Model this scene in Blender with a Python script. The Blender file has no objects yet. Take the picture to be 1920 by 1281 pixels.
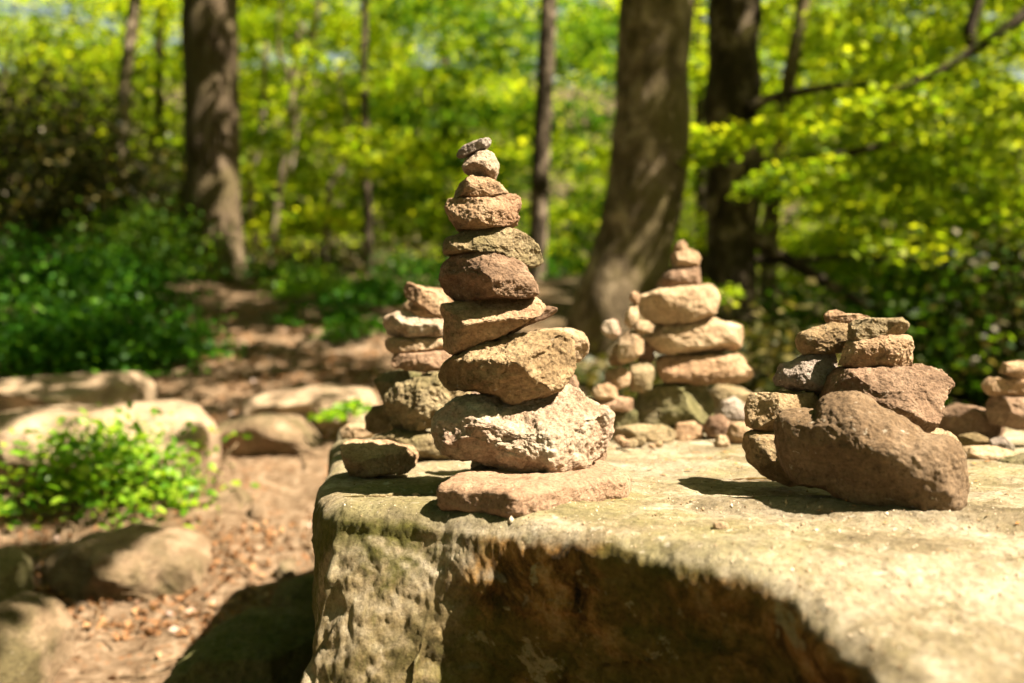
import bpy, bmesh, math, random
import numpy as np
from mathutils import Vector

random.seed(7)
rng = np.random.default_rng(7)
scene = bpy.context.scene
COL = scene.collection

# ------------------------------------------------------------------ camera, sky, sun, exposure
FPX, CX, CY = 35.0 / 36.0 * 1920.0, 960.0, 640.5      # 35 mm lens, in photograph pixels
CAMZ = 1.0
cam_d = bpy.data.cameras.new("camera")
cam = bpy.data.objects.new("camera", cam_d)
COL.objects.link(cam)
cam.location = (0, 0, CAMZ)
cam.rotation_euler = (math.radians(90), 0, 0)
cam_d.lens = 35.0
cam_d.sensor_width = 36.0
cam_d.clip_start = 0.02
cam_d.clip_end = 400
cam_d.dof.use_dof = True
cam_d.dof.focus_distance = 1.40
cam_d.dof.aperture_fstop = 2.3
scene.camera = cam

SUN = Vector((0.58, -0.23, 0.78)).normalized()          # direction towards the sun
SUN_EL = math.asin(SUN.z)
world = bpy.data.worlds.new("World")
scene.world = world
world.use_nodes = True
wn = world.node_tree
sky = wn.nodes.new("ShaderNodeTexSky")
sky.sky_type = 'NISHITA'
sky.sun_disc = False
sky.sun_elevation = SUN_EL
sky.sun_rotation = math.atan2(SUN.x, SUN.y)
sky.air_density = 1.0
sky.dust_density = 1.5
warm = wn.nodes.new("ShaderNodeMix")            # the photograph's warm white balance
warm.data_type = 'RGBA'
warm.blend_type = 'MULTIPLY'
warm.inputs[0].default_value = 1.0
warm.inputs[7].default_value = (1.0, 0.82, 0.50, 1)
wn.links.new(sky.outputs[0], warm.inputs[6])
wn.links.new(warm.outputs[2], wn.nodes["Background"].inputs[0])
wn.nodes["Background"].inputs[1].default_value = 0.05

sun_d = bpy.data.lights.new("sun", 'SUN')
sun_d.energy = 5.0
sun_d.angle = math.radians(0.53)
sun_d.color = (1.0, 0.87, 0.68)
sun = bpy.data.objects.new("sun", sun_d)
COL.objects.link(sun)
sun.rotation_euler = SUN.to_track_quat('Z', 'Y').to_euler()
sun.location = (8, -2, 12)

scene.view_settings.view_transform = 'Standard'
scene.view_settings.look = 'None'
scene.view_settings.exposure = 2.2
scene.view_settings.gamma = 1.0
scene.render.engine = 'CYCLES'
cy = scene.cycles
cy.use_denoising = True
cy.max_bounces = 6
cy.diffuse_bounces = 3
cy.glossy_bounces = 2
cy.transmission_bounces = 4
cy.transparent_max_bounces = 4
cy.caustics_reflective = False
cy.caustics_refractive = False
cy.sample_clamp_indirect = 6.0


# ------------------------------------------------------------------ helpers
def smooth(a, b, x):
    t = np.clip((x - a) / (b - a), 0, 1)
    return t * t * (3 - 2 * t)


PERM = np.random.default_rng(3).permutation(256)
PERM = np.concatenate([PERM, PERM, PERM])
_g = np.random.default_rng(4).normal(size=(256, 3))
GRAD = _g / np.linalg.norm(_g, axis=1)[:, None]


def pnoise(P):
    i = np.floor(P).astype(np.int64)
    f = P - i
    i &= 255
    u = f * f * f * (f * (f * 6 - 15) + 10)
    out = np.zeros(len(P))
    for dx in (0, 1):
        for dy in (0, 1):
            for dz in (0, 1):
                h = PERM[PERM[PERM[i[:, 0] + dx] + i[:, 1] + dy] + i[:, 2] + dz]
                g = GRAD[h]
                d = f - np.array([dx, dy, dz])
                w = (u[:, 0] if dx else 1 - u[:, 0]) * (u[:, 1] if dy else 1 - u[:, 1]) * (u[:, 2] if dz else 1 - u[:, 2])
                out += w * (g * d).sum(1)
    return out * 1.5


def fbm(P, freq, octs=4, gain=0.5, ridged=False):
    a, s = 1.0, np.zeros(len(P))
    for k in range(octs):
        n = pnoise(P * freq + 17.3 * k)
        s += a * ((0.35 - np.abs(n)) if ridged else n)
        freq *= 2.03
        a *= gain
    return s


def cells(P, freq, seed=0):
    """distance to nearest feature point, and that cell's random value"""
    Q = P * freq
    i = np.floor(Q).astype(np.int64)
    best = np.full(len(P), 9.0)
    val = np.zeros(len(P))
    for dx in (-1, 0, 1):
        for dy in (-1, 0, 1):
            for dz in (-1, 0, 1):
                c = i + np.array([dx, dy, dz])
                m = c & 255
                h = PERM[PERM[PERM[(m[:, 0] + seed) & 255] + m[:, 1]] + m[:, 2]]
                pt = c + 0.5 + GRAD[h] * 0.5
                d = np.linalg.norm(Q - pt, axis=1)
                k = d < best
                best[k] = d[k]
                val[k] = h[k] / 255.0
    return best, val


def new_mesh(name, V, F, smooth_shade=True):
    """V: n x 3 array, F: m x k array (all faces the same size)"""
    V = np.asarray(V, dtype=np.float32)
    F = np.asarray(F, dtype=np.int32)
    me = bpy.data.meshes.new(name)
    me.vertices.add(len(V))
    me.vertices.foreach_set("co", V.ravel())
    k = F.shape[1]
    me.loops.add(F.size)
    me.loops.foreach_set("vertex_index", F.ravel())
    me.polygons.add(len(F))
    me.polygons.foreach_set("loop_start", np.arange(len(F), dtype=np.int32) * k)
    me.update(calc_edges=True)
    if smooth_shade:
        me.polygons.foreach_set("use_smooth", np.ones(len(F), dtype=bool))
    me.validate()
    return me


def link(name, me, mat, parent=None, loc=None):
    o = bpy.data.objects.new(name, me)
    COL.objects.link(o)
    if mat and not me.materials:
        me.materials.append(mat)
    if loc is not None:
        o.location = loc
    if parent:
        o.parent = parent
    return o


def tag(o, label=None, cat=None, group=None, kind=None):
    if label: o["label"] = label
    if cat: o["category"] = cat
    if group: o["group"] = group
    if kind: o["kind"] = kind
    return o


def empty(name, loc):
    o = bpy.data.objects.new(name, None)
    COL.objects.link(o)
    o.location = loc
    o.empty_display_size = 0.1
    return o


def vnormals(V, F):
    n = np.cross(V[F[:, 1]] - V[F[:, 0]], V[F[:, 2]] - V[F[:, 0]])
    out = np.zeros_like(V)
    for k in range(F.shape[1]):
        for a in range(3):
            out[:, a] += np.bincount(F[:, k], weights=n[:, a], minlength=len(V))
    return out / (np.linalg.norm(out, axis=1)[:, None] + 1e-12)


def at(px, py, D):
    """point of the place seen at photograph pixel px, py, D metres ahead"""
    return np.array([(px - CX) / FPX * D, D, CAMZ - (py - CY) / FPX * D])


def ground_z(x, y):
    x = np.asarray(x, float); y = np.asarray(y, float)
    z = 0.18 + 0.21 * (np.clip(y, 2.2, 9) - 2.4) + 0.07 * np.clip(y - 9, 0, 20) + 0.42 * np.clip(y - 29, 0, 40)
    z = z - 0.9 * smooth(0.9, 5.0, x) * smooth(2.5, 6, y)
    z = z + 0.30 * smooth(-2.4, -4.5, x) * smooth(3, 6, y)
    return z


def ground_hit(px, py):
    D = 3.0
    for _ in range(40):
        z = float(ground_z((px - CX) / FPX * D, D))
        t = (py - CY) / FPX
        h = CAMZ - z
        D2 = h / t if t > 0.01 else 9.0
        D = 0.6 * D + 0.4 * min(max(D2, 1.5), 9.0)
    return D


# ------------------------------------------------------------------ materials
def nodes_of(name):
    m = bpy.data.materials.new(name)
    m.use_nodes = True
    nt = m.node_tree
    return m, nt, nt.nodes["Principled BSDF"]


def N(nt, typ, **kw):
    n = nt.nodes.new(typ)
    for k, v in kw.items():
        if isinstance(k, str) and hasattr(n, k):
            setattr(n, k, v)
    return n


def noise(nt, vec, scale, detail=6, rough=0.6, dist=0.0):
    n = nt.nodes.new("ShaderNodeTexNoise")
    n.inputs["Scale"].default_value = scale
    n.inputs["Detail"].default_value = detail
    n.inputs["Roughness"].default_value = rough
    n.inputs["Distortion"].default_value = dist
    nt.links.new(vec, n.inputs["Vector"])
    return n.outputs["Fac"]


def ramp(nt, fac, stops):
    r = nt.nodes.new("ShaderNodeValToRGB")
    e = r.color_ramp.elements
    while len(e) < len(stops):
        e.new(0.5)
    for k, (p, c) in enumerate(stops):
        e[k].position = p
        e[k].color = (*c, 1) if len(c) == 3 else c
    nt.links.new(fac, r.inputs[0])
    return r.outputs[0]


def grey(nt, fac, a, b, lo=0.0, hi=1.0):
    r = nt.nodes.new("ShaderNodeMapRange")
    r.inputs[1].default_value = a
    r.inputs[2].default_value = b
    r.inputs[3].default_value = lo
    r.inputs[4].default_value = hi
    nt.links.new(fac, r.inputs[0])
    return r.outputs[0]


def mix(nt, fac, a, b, mode='MIX'):
    m = nt.nodes.new("ShaderNodeMix")
    m.data_type = 'RGBA'
    m.blend_type = mode
    for sock, v in ((m.inputs[0], fac), (m.inputs[6], a), (m.inputs[7], b)):
        if hasattr(v, "is_linked") or hasattr(v, "links"):
            nt.links.new(v, sock)
        elif isinstance(v, (int, float)):
            sock.default_value = v
        else:
            sock.default_value = (*v, 1)
    return m.outputs[2]


def math_n(nt, op, a, b):
    m = nt.nodes.new("ShaderNodeMath")
    m.operation = op
    for k, v in enumerate((a, b)):
        if isinstance(v, (int, float)):
            m.inputs[k].default_value = v
        else:
            nt.links.new(v, m.inputs[k])
    return m.outputs[0]


def coords(nt, offset=True, scale=(1, 1, 1)):
    tc = nt.nodes.new("ShaderNodeTexCoord")
    v = tc.outputs["Object"]
    if offset:
        oi = nt.nodes.new("ShaderNodeObjectInfo")
        a = nt.nodes.new("ShaderNodeVectorMath")
        a.operation = 'MULTIPLY_ADD'
        cmb = nt.nodes.new("ShaderNodeCombineXYZ")
        for k in range(3):
            nt.links.new(math_n(nt, 'MULTIPLY', oi.outputs["Random"], (37.0, 91.0, 53.0)[k]), cmb.inputs[k])
        nt.links.new(v, a.inputs[0])
        a.inputs[1].default_value = scale
        nt.links.new(cmb.outputs[0], a.inputs[2])
        v = a.outputs[0]
    elif scale != (1, 1, 1):
        a = nt.nodes.new("ShaderNodeVectorMath")
        a.operation = 'MULTIPLY'
        nt.links.new(v, a.inputs[0])
        a.inputs[1].default_value = scale
        v = a.outputs[0]
    return v


def bump(nt, b, layers):
    prev = None
    for h, dist, strength in layers:
        n = nt.nodes.new("ShaderNodeBump")
        n.inputs["Distance"].default_value = dist
        n.inputs["Strength"].default_value = strength
        nt.links.new(h, n.inputs["Height"])
        if prev:
            nt.links.new(prev, n.inputs["Normal"])
        prev = n.outputs[0]
    nt.links.new(prev, b.inputs["Normal"])


def rock_mat(name, dark, mid, light, stain=None, stain_at=0.58, speck=(0.6, 0.55, 0.45), speck_at=0.70, k=1.0, bumpk=1.0):
    m, nt, b = nodes_of(name)
    dark, mid, light = [tuple(min(0.8, x * y) for x, y in zip(q, (1.28, 1.25, 1.20))) for q in (dark, mid, light)]
    v = coords(nt)
    n1 = noise(nt, v, 16 * k, 9, 0.68, 0.4)
    c = ramp(nt, n1, [(0.30, dark), (0.48, mid), (0.68, light)])
    vb = nt.nodes.new("ShaderNodeVectorMath")
    vb.operation = 'MULTIPLY'
    vb.inputs[1].default_value = (0.6, 0.6, 3.2)
    nt.links.new(v, vb.inputs[0])
    nb = noise(nt, vb.outputs[0], 11 * k, 7, 0.7, 0.6)      # bedding
    c = mix(nt, grey(nt, nb, 0.38, 0.62, 0.55, 0.0), c, dark)
    n0 = noise(nt, v, 5.0 * k, 5, 0.6, 0.3)
    if stain:
        c = mix(nt, grey(nt, n0, stain_at - 0.07, stain_at + 0.10, 0, 0.85), c, stain)
    nf = noise(nt, v, 170 * k, 6, 0.75)
    c = mix(nt, 1.0, c, ramp(nt, nf, [(0.32, (0.45, 0.41, 0.36)), (0.46, (0.96, 0.95, 0.93)), (0.66, (1.35, 1.33, 1.28))]), 'MULTIPLY')
    ns = noise(nt, v, 95 * k, 4, 0.6)
    c = mix(nt, grey(nt, ns, speck_at - 0.05, speck_at + 0.06, 0, 0.7), c, speck)
    vor = nt.nodes.new("ShaderNodeTexVoronoi")
    vor.inputs["Scale"].default_value = 85 * k
    nt.links.new(v, vor.inputs["Vector"])
    pit = grey(nt, vor.outputs["Distance"], 0.05, 0.35, 0, 1)
    nm = noise(nt, v, 30 * k, 4, 0.6)
    pitmask = grey(nt, nm, 0.52, 0.62, 0, 1)
    hp = math_n(nt, 'ADD', pit, math_n(nt, 'SUBTRACT', 1.0, pitmask))
    hp = math_n(nt, 'MINIMUM', hp, 1.0)
    nt.links.new(c, b.inputs["Base Color"])
    b.inputs["Roughness"].default_value = 0.88
    b.inputs["Specular IOR Level"].default_value = 0.25
    n3 = noise(nt, v, 55 * k, 10, 0.72)
    bump(nt, b, [(n3, 0.016 / k, 1.0 * bumpk), (nf, 0.0050 / k, 1.0 * bumpk), (hp, 0.0040 / k, 0.9 * bumpk)])
    return m


M = {}
M['pink'] = rock_mat("pink_granite", (0.24, 0.165, 0.11), (0.46, 0.36, 0.28), (0.68, 0.59, 0.50), (0.42, 0.28, 0.22), 0.58)
M['slab'] = rock_mat("pink_sandstone", (0.165, 0.105, 0.07), (0.235, 0.155, 0.105), (0.30, 0.21, 0.15), None, bumpk=0.6)
M['ochre'] = rock_mat("ochre_rock", (0.17, 0.115, 0.06), (0.37, 0.265, 0.155), (0.52, 0.41, 0.27), (0.22, 0.17, 0.08), 0.60, k=0.75, bumpk=1.15)
M['tan'] = rock_mat("tan_rock", (0.22, 0.14, 0.085), (0.40, 0.27, 0.17), (0.54, 0.42, 0.29), (0.32, 0.18, 0.11), 0.60)
M['brown'] = rock_mat("red_brown_rock", (0.085, 0.053, 0.034), (0.185, 0.120, 0.08), (0.33, 0.235, 0.17), (0.15, 0.085, 0.055), 0.56, k=1.4, bumpk=0.8)
M['olive'] = rock_mat("olive_grey_rock", (0.13, 0.10, 0.055), (0.27, 0.21, 0.125), (0.40, 0.33, 0.22), (0.17, 0.15, 0.065), 0.57, k=1.15)
M['grey'] = rock_mat("grey_lilac_rock", (0.16, 0.13, 0.12), (0.32, 0.27, 0.24), (0.52, 0.47, 0.43), (0.22, 0.20, 0.13), 0.60)
M['moss'] = rock_mat("mossy_rock", (0.06, 0.06, 0.025), (0.15, 0.14, 0.06), (0.26, 0.23, 0.13), (0.33, 0.27, 0.18), 0.60)
M['pale'] = rock_mat("pale_sandstone", (0.24, 0.165, 0.105), (0.41, 0.305, 0.20), (0.53, 0.42, 0.30), (0.36, 0.24, 0.15), 0.58, bumpk=0.9)
M['smooth'] = rock_mat("smooth_brown_boulder", (0.062, 0.040, 0.023), (0.110, 0.073, 0.043), (0.20, 0.145, 0.10), (0.115, 0.072, 0.030), 0.55, k=0.8, bumpk=0.55)
M['path'] = rock_mat("worn_path_rock", (0.12, 0.082, 0.05), (0.25, 0.18, 0.12), (0.38, 0.29, 0.21), (0.10, 0.085, 0.035), 0.52, k=0.7, bumpk=1.0)
M['ledge'] = rock_mat("pale_worn_ledge", (0.16, 0.115, 0.078), (0.32, 0.24, 0.17), (0.45, 0.36, 0.27), (0.20, 0.155, 0.09), 0.60, k=0.5, bumpk=0.7)
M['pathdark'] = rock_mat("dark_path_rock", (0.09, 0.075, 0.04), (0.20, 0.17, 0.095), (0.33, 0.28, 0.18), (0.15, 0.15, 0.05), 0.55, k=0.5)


def boulder_mat():
    m, nt, b = nodes_of("mossy_boulder_rock")
    v = coords(nt, offset=False)
    geo = nt.nodes.new("ShaderNodeNewGeometry")
    sep = nt.nodes.new("ShaderNodeSeparateXYZ")
    nt.links.new(geo.outputs["Normal"], sep.inputs[0])
    n1 = noise(nt, v, 9, 10, 0.7, 0.5)
    n2 = noise(nt, v, 3.1, 6, 0.62, 0.6)
    nf = noise(nt, v, 120, 7, 0.75)
    ns = noise(nt, v, 48, 5, 0.65)
    # weathered top: pale grey-buff, yellow-green algae and moss cushions
    top = ramp(nt, n1, [(0.32, (0.13, 0.10, 0.055)), (0.46, (0.28, 0.225, 0.14)), (0.62, (0.50, 0.43, 0.32))])
    top = mix(nt, grey(nt, n2, 0.50, 0.62, 0, 0.6), top, (0.21, 0.19, 0.07))
    top = mix(nt, grey(nt, noise(nt, v, 33, 7, 0.72, 0.5), 0.50, 0.62, 0, 0.55), top, (0.22, 0.185, 0.095))
    top = mix(nt, grey(nt, ns, 0.62, 0.70, 0, 0.75), top, (0.62, 0.56, 0.46))
    top = mix(nt, grey(nt, noise(nt, v, 2.6, 7, 0.68, 0.8), 0.53, 0.63, 0, 0.6), top, (0.15, 0.12, 0.082))
    # broken sides: brown iron stains, dark moss, lichen spots
    n4 = noise(nt, v, 13, 9, 0.72, 0.8)
    side = ramp(nt, n4, [(0.38, (0.018, 0.012, 0.004)), (0.47, (0.15, 0.078, 0.020)), (0.54, (0.33, 0.175, 0.05)), (0.64, (0.50, 0.32, 0.14))])
    side = mix(nt, grey(nt, n2, 0.47, 0.58, 0, 0.8), side, (0.11, 0.10, 0.02))
    nl = noise(nt, v, 22, 5, 0.6, 0.3)
    side = mix(nt, grey(nt, nl, 0.61, 0.66, 0, 0.85), side, (0.38, 0.33, 0.18))
    # pale weathered left facet
    sx = nt.nodes.new("ShaderNodeSeparateXYZ")
    nt.links.new(v, sx.inputs[0])
    nx = noise(nt, v, 7, 8, 0.7)
    xx = math_n(nt, 'ADD', sx.outputs[0], math_n(nt, 'MULTIPLY', math_n(nt, 'SUBTRACT', nx, 0.5), 0.22))
    left = ramp(nt, n1, [(0.36, (0.085, 0.068, 0.022)), (0.46, (0.22, 0.165, 0.075)), (0.60, (0.46, 0.36, 0.22))])
    left = mix(nt, grey(nt, noise(nt, v, 6, 8, 0.7, 0.4), 0.47, 0.56, 0, 0.85), left, (0.115, 0.112, 0.020))
    lf = grey(nt, xx, -0.63, -0.69, 0, 1)
    side = mix(nt, lf, side, left)
    nz = math_n(nt, 'ADD', sep.outputs[2], math_n(nt, 'MULTIPLY', math_n(nt, 'SUBTRACT', n1, 0.5), 0.5))
    c = mix(nt, grey(nt, nz, 0.28, 0.60, 0, 1), side, top)
    c = mix(nt, 1.0, c, ramp(nt, nf, [(0.30, (0.45, 0.43, 0.40)), (0.50, (0.98, 0.98, 0.98)), (0.72, (1.30, 1.28, 1.22))]), 'MULTIPLY')
    nt.links.new(c, b.inputs["Base Color"])
    b.inputs["Roughness"].default_value = 0.92
    b.inputs["Specular IOR Level"].default_value = 0.2
    n3 = noise(nt, v, 45, 10, 0.75)
    bump(nt, b, [(n1, 0.014, 0.7), (n3, 0.0065, 1.0), (nf, 0.0050, 1.0)])
    return m


M['boulder'] = boulder_mat()


def leaf_mat(name, c0, c1, c2, trans=0.5, gloss=0.35, rough=0.42, shade_patch=None):
    m, nt, b = nodes_of(name)
    geo = nt.nodes.new("ShaderNodeNewGeometry")
    c = ramp(nt, geo.outputs["Random Per Island"], [(0.0, c0), (0.55, c1), (1.0, c2)])
    if shade_patch:
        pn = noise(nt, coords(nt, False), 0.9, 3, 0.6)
        c = mix(nt, grey(nt, pn, 0.40, 0.52, 0.6, 0.0), c, shade_patch)  # darker clumps painted into the leaf colour for shaded gaps in the foliage
    nt.links.new(c, b.inputs["Base Color"])
    b.inputs["Roughness"].default_value = rough
    b.inputs["Specular IOR Level"].default_value = gloss
    t = nt.nodes.new("ShaderNodeBsdfTranslucent")
    c2_ = mix(nt, 1.0, c, (1.75, 1.65, 0.8), 'MULTIPLY')
    nt.links.new(c2_, t.inputs[0])
    ms = nt.nodes.new("ShaderNodeMixShader")
    ms.inputs[0].default_value = trans
    nt.links.new(b.outputs[0], ms.inputs[1])
    nt.links.new(t.outputs[0], ms.inputs[2])
    nt.links.new(ms.outputs[0], nt.nodes["Material Output"].inputs["Surface"])
    return m


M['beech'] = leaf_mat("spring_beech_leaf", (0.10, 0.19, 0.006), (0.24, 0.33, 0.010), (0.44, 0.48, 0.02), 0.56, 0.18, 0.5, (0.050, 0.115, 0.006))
M['beech2'] = leaf_mat("mid_green_leaf", (0.03, 0.085, 0.006), (0.065, 0.15, 0.008), (0.16, 0.25, 0.015), 0.48, 0.18, 0.5, (0.018, 0.05, 0.004))
M['holly'] = leaf_mat("dark_glossy_leaf", (0.012, 0.020, 0.003), (0.040, 0.046, 0.009), (0.20, 0.165, 0.06), 0.3, 0.25, 0.45)
M['bilberry'] = leaf_mat("bilberry_leaf", (0.014, 0.065, 0.005), (0.042, 0.15, 0.008), (0.11, 0.25, 0.014), 0.42, 0.2, 0.5)
M['seedling'] = leaf_mat("seedling_leaf", (0.05, 0.15, 0.008), (0.15, 0.31, 0.015), (0.30, 0.42, 0.03), 0.45, 0.35)
M['litter'] = leaf_mat("dry_beech_leaf", (0.10, 0.045, 0.018), (0.20, 0.095, 0.04), (0.34, 0.20, 0.10), 0.15)
M['husk'] = leaf_mat("orange_bud_scale", (0.40, 0.13, 0.025), (0.50, 0.20, 0.05), (0.55, 0.33, 0.14), 0.2)


def bark_mat(name, dark, mid, light, algae, ridged):
    m, nt, b = nodes_of(name)
    v = coords(nt, True, (1, 1, 0.13) if ridged else (1, 1, 0.7))
    v2 = coords(nt)
    n1 = noise(nt, v, 26 if ridged else 9, 8, 0.65, 0.3)
    c = ramp(nt, n1, [(0.36, dark), (0.50, mid), (0.66, light)])
    n2 = noise(nt, v2, 2.2, 6, 0.65, 0.4)
    c = mix(nt, grey(nt, n2, 0.46, 0.60, 0, 0.8), c, algae)
    nf = noise(nt, v2, 60, 5, 0.7)
    c = mix(nt, 1.0, c, ramp(nt, nf, [(0.3, (0.6, 0.6, 0.6)), (0.7, (1.25, 1.25, 1.25))]), 'MULTIPLY')
    nt.links.new(c, b.inputs["Base Color"])
    b.inputs["Roughness"].default_value = 0.9
    b.inputs["Specular IOR Level"].default_value = 0.15
    bump(nt, b, [(n1, 0.12 if ridged else 0.03, 1.0), (n2, 0.06, 0.7), (nf, 0.01, 0.6)])
    return m


M['oak'] = bark_mat("ridged_bark", (0.040, 0.027, 0.015), (0.16, 0.115, 0.073), (0.36, 0.275, 0.19), (0.17, 0.135, 0.065), True)
M['beechbark'] = bark_mat("smooth_beech_bark", (0.050, 0.037, 0.020), (0.145, 0.108, 0.066), (0.36, 0.28, 0.19), (0.11, 0.09, 0.03), False)
M['palebark'] = bark_mat("pale_young_bark", (0.07, 0.05, 0.03), (0.19, 0.15, 0.10), (0.38, 0.32, 0.24), (0.10, 0.085, 0.035), False)
M['darkbark'] = bark_mat("dark_bark", (0.020, 0.014, 0.009), (0.055, 0.04, 0.026), (0.16, 0.12, 0.085), (0.045, 0.04, 0.02), False)
M['beechdark'] = bark_mat("dark_mottled_beech_bark", (0.014, 0.010, 0.006), (0.055, 0.040, 0.024), (0.32, 0.25, 0.18), (0.026, 0.020, 0.008), False)  # darkest beech tone, near black with pale flecks
M['twig'] = bark_mat("dry_twig", (0.14, 0.09, 0.05), (0.26, 0.18, 0.11), (0.36, 0.27, 0.18), (0.24, 0.17, 0.10), False)


def ground_mat():
    m, nt, b = nodes_of("forest_path_soil")
    v = coords(nt, offset=False)
    n1 = noise(nt, v, 3.0, 8, 0.65, 0.3)
    n2 = noise(nt, v, 28, 7, 0.7)
    nf = noise(nt, v, 110, 5, 0.7)
    c = ramp(nt, n2, [(0.32, (0.075, 0.046, 0.024)), (0.48, (0.185, 0.122, 0.074)), (0.66, (0.36, 0.265, 0.18))])
    c = mix(nt, grey(nt, n1, 0.50, 0.62, 0, 0.7), c, (0.12, 0.077, 0.042))
    c = mix(nt, grey(nt, noise(nt, v, 1.3, 6, 0.6), 0.55, 0.68, 0, 0.6), c, (0.30, 0.22, 0.15))
    vor = nt.nodes.new("ShaderNodeTexVoronoi")
    vor.inputs["Scale"].default_value = 45
    nt.links.new(v, vor.inputs["Vector"])
    leafm = math_n(nt, 'MULTIPLY', grey(nt, vor.outputs["Distance"], 0.38, 0.30, 0, 1), grey(nt, noise(nt, v, 6, 4, 0.6), 0.47, 0.58, 0, 1))
    c = mix(nt, math_n(nt, 'MULTIPLY', leafm, 0.75), c, (0.30, 0.125, 0.045))
    sx = nt.nodes.new("ShaderNodeSeparateXYZ")
    nt.links.new(v, sx.inputs[0])
    # away from the trodden path the soil is dark humus
    off = math_n(nt, 'ADD', math_n(nt, 'ADD', grey(nt, sx.outputs[0], -0.2, 0.6, 0, 1), grey(nt, sx.outputs[1], 9.0, 11.5, 0, 1)), grey(nt, sx.outputs[0], -2.6, -3.4, 0, 1))
    off = math_n(nt, 'MINIMUM', off, 1.0)
    c = mix(nt, math_n(nt, 'MULTIPLY', off, 0.85), c, (0.05, 0.045, 0.02))
    nt.links.new(c, b.inputs["Base Color"])
    b.inputs["Roughness"].default_value = 0.95
    b.inputs["Specular IOR Level"].default_value = 0.1
    bump(nt, b, [(n2, 0.04, 0.8), (nf, 0.01, 0.8)])
    return m


M['ground'] = ground_mat()

# ------------------------------------------------------------------ ground
def axis(segs):
    out = []
    for a, b, step in segs:
        out.append(np.arange(a, b, step))
    return np.concatenate(out + [[segs[-1][1]]])


gx = axis([(-90, -12, 6), (-12, -4, 0.5), (-4, 1.2, 0.025), (1.2, 8, 0.3), (8, 90, 6)])
gy = axis([(-30, 0, 3), (0, 1.6, 0.2), (1.6, 7.5, 0.025), (7.5, 14, 0.25), (14, 100, 4)])
GX, GY = np.meshgrid(gx, gy)
gp = np.stack([GX.ravel(), GY.ravel(), np.zeros(GX.size)], 1)
gz = ground_z(gp[:, 0], gp[:, 1])
near = smooth(10, 6, gp[:, 1])
gz += 0.05 * fbm(gp, 1.3, 4) + near * (0.022 * fbm(gp + 5, 5, 4) + 0.010 * fbm(gp, 22, 3, ridged=True))
gp[:, 2] = gz
ny_, nx_ = GX.shape
ii = np.arange(ny_ * nx_).reshape(ny_, nx_)
gf = np.stack([ii[:-1, :-1].ravel(), ii[:-1, 1:].ravel(), ii[1:, 1:].ravel(), ii[1:, :-1].ravel()], 1)
tag(link("ground", new_mesh("ground", gp, gf), M['ground']), kind="structure")

# ------------------------------------------------------------------ the boulder
TOPZ = 0.78


def top_z(x, y):
    z = TOPZ - 0.28 * np.clip(1.10 - y, 0, 1) + 0.02 * smooth(1.9, 2.5, y)
    return z


BEDGE = [(-0.43, 2.75), (-0.42, 2.4), (-0.36, 1.95), (-0.295, 1.50), (-0.272, 1.40), (-0.235, 1.352), (-0.16, 1.310), (-0.088, 1.280), (-0.035, 1.240), (0.05, 1.178),
         (0.125, 1.125), (0.20, 1.075), (0.265, 1.02), (0.295, 0.96), (0.325, 0.86), (0.345, 0.74), (0.36, 0.58), (0.45, 0.42), (0.8, 0.32), (1.4, 0.40),
         (1.75, 0.9), (1.85, 1.7), (1.7, 2.5), (1.2, 2.95), (0.4, 3.0), (-0.2, 2.95)]


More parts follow.
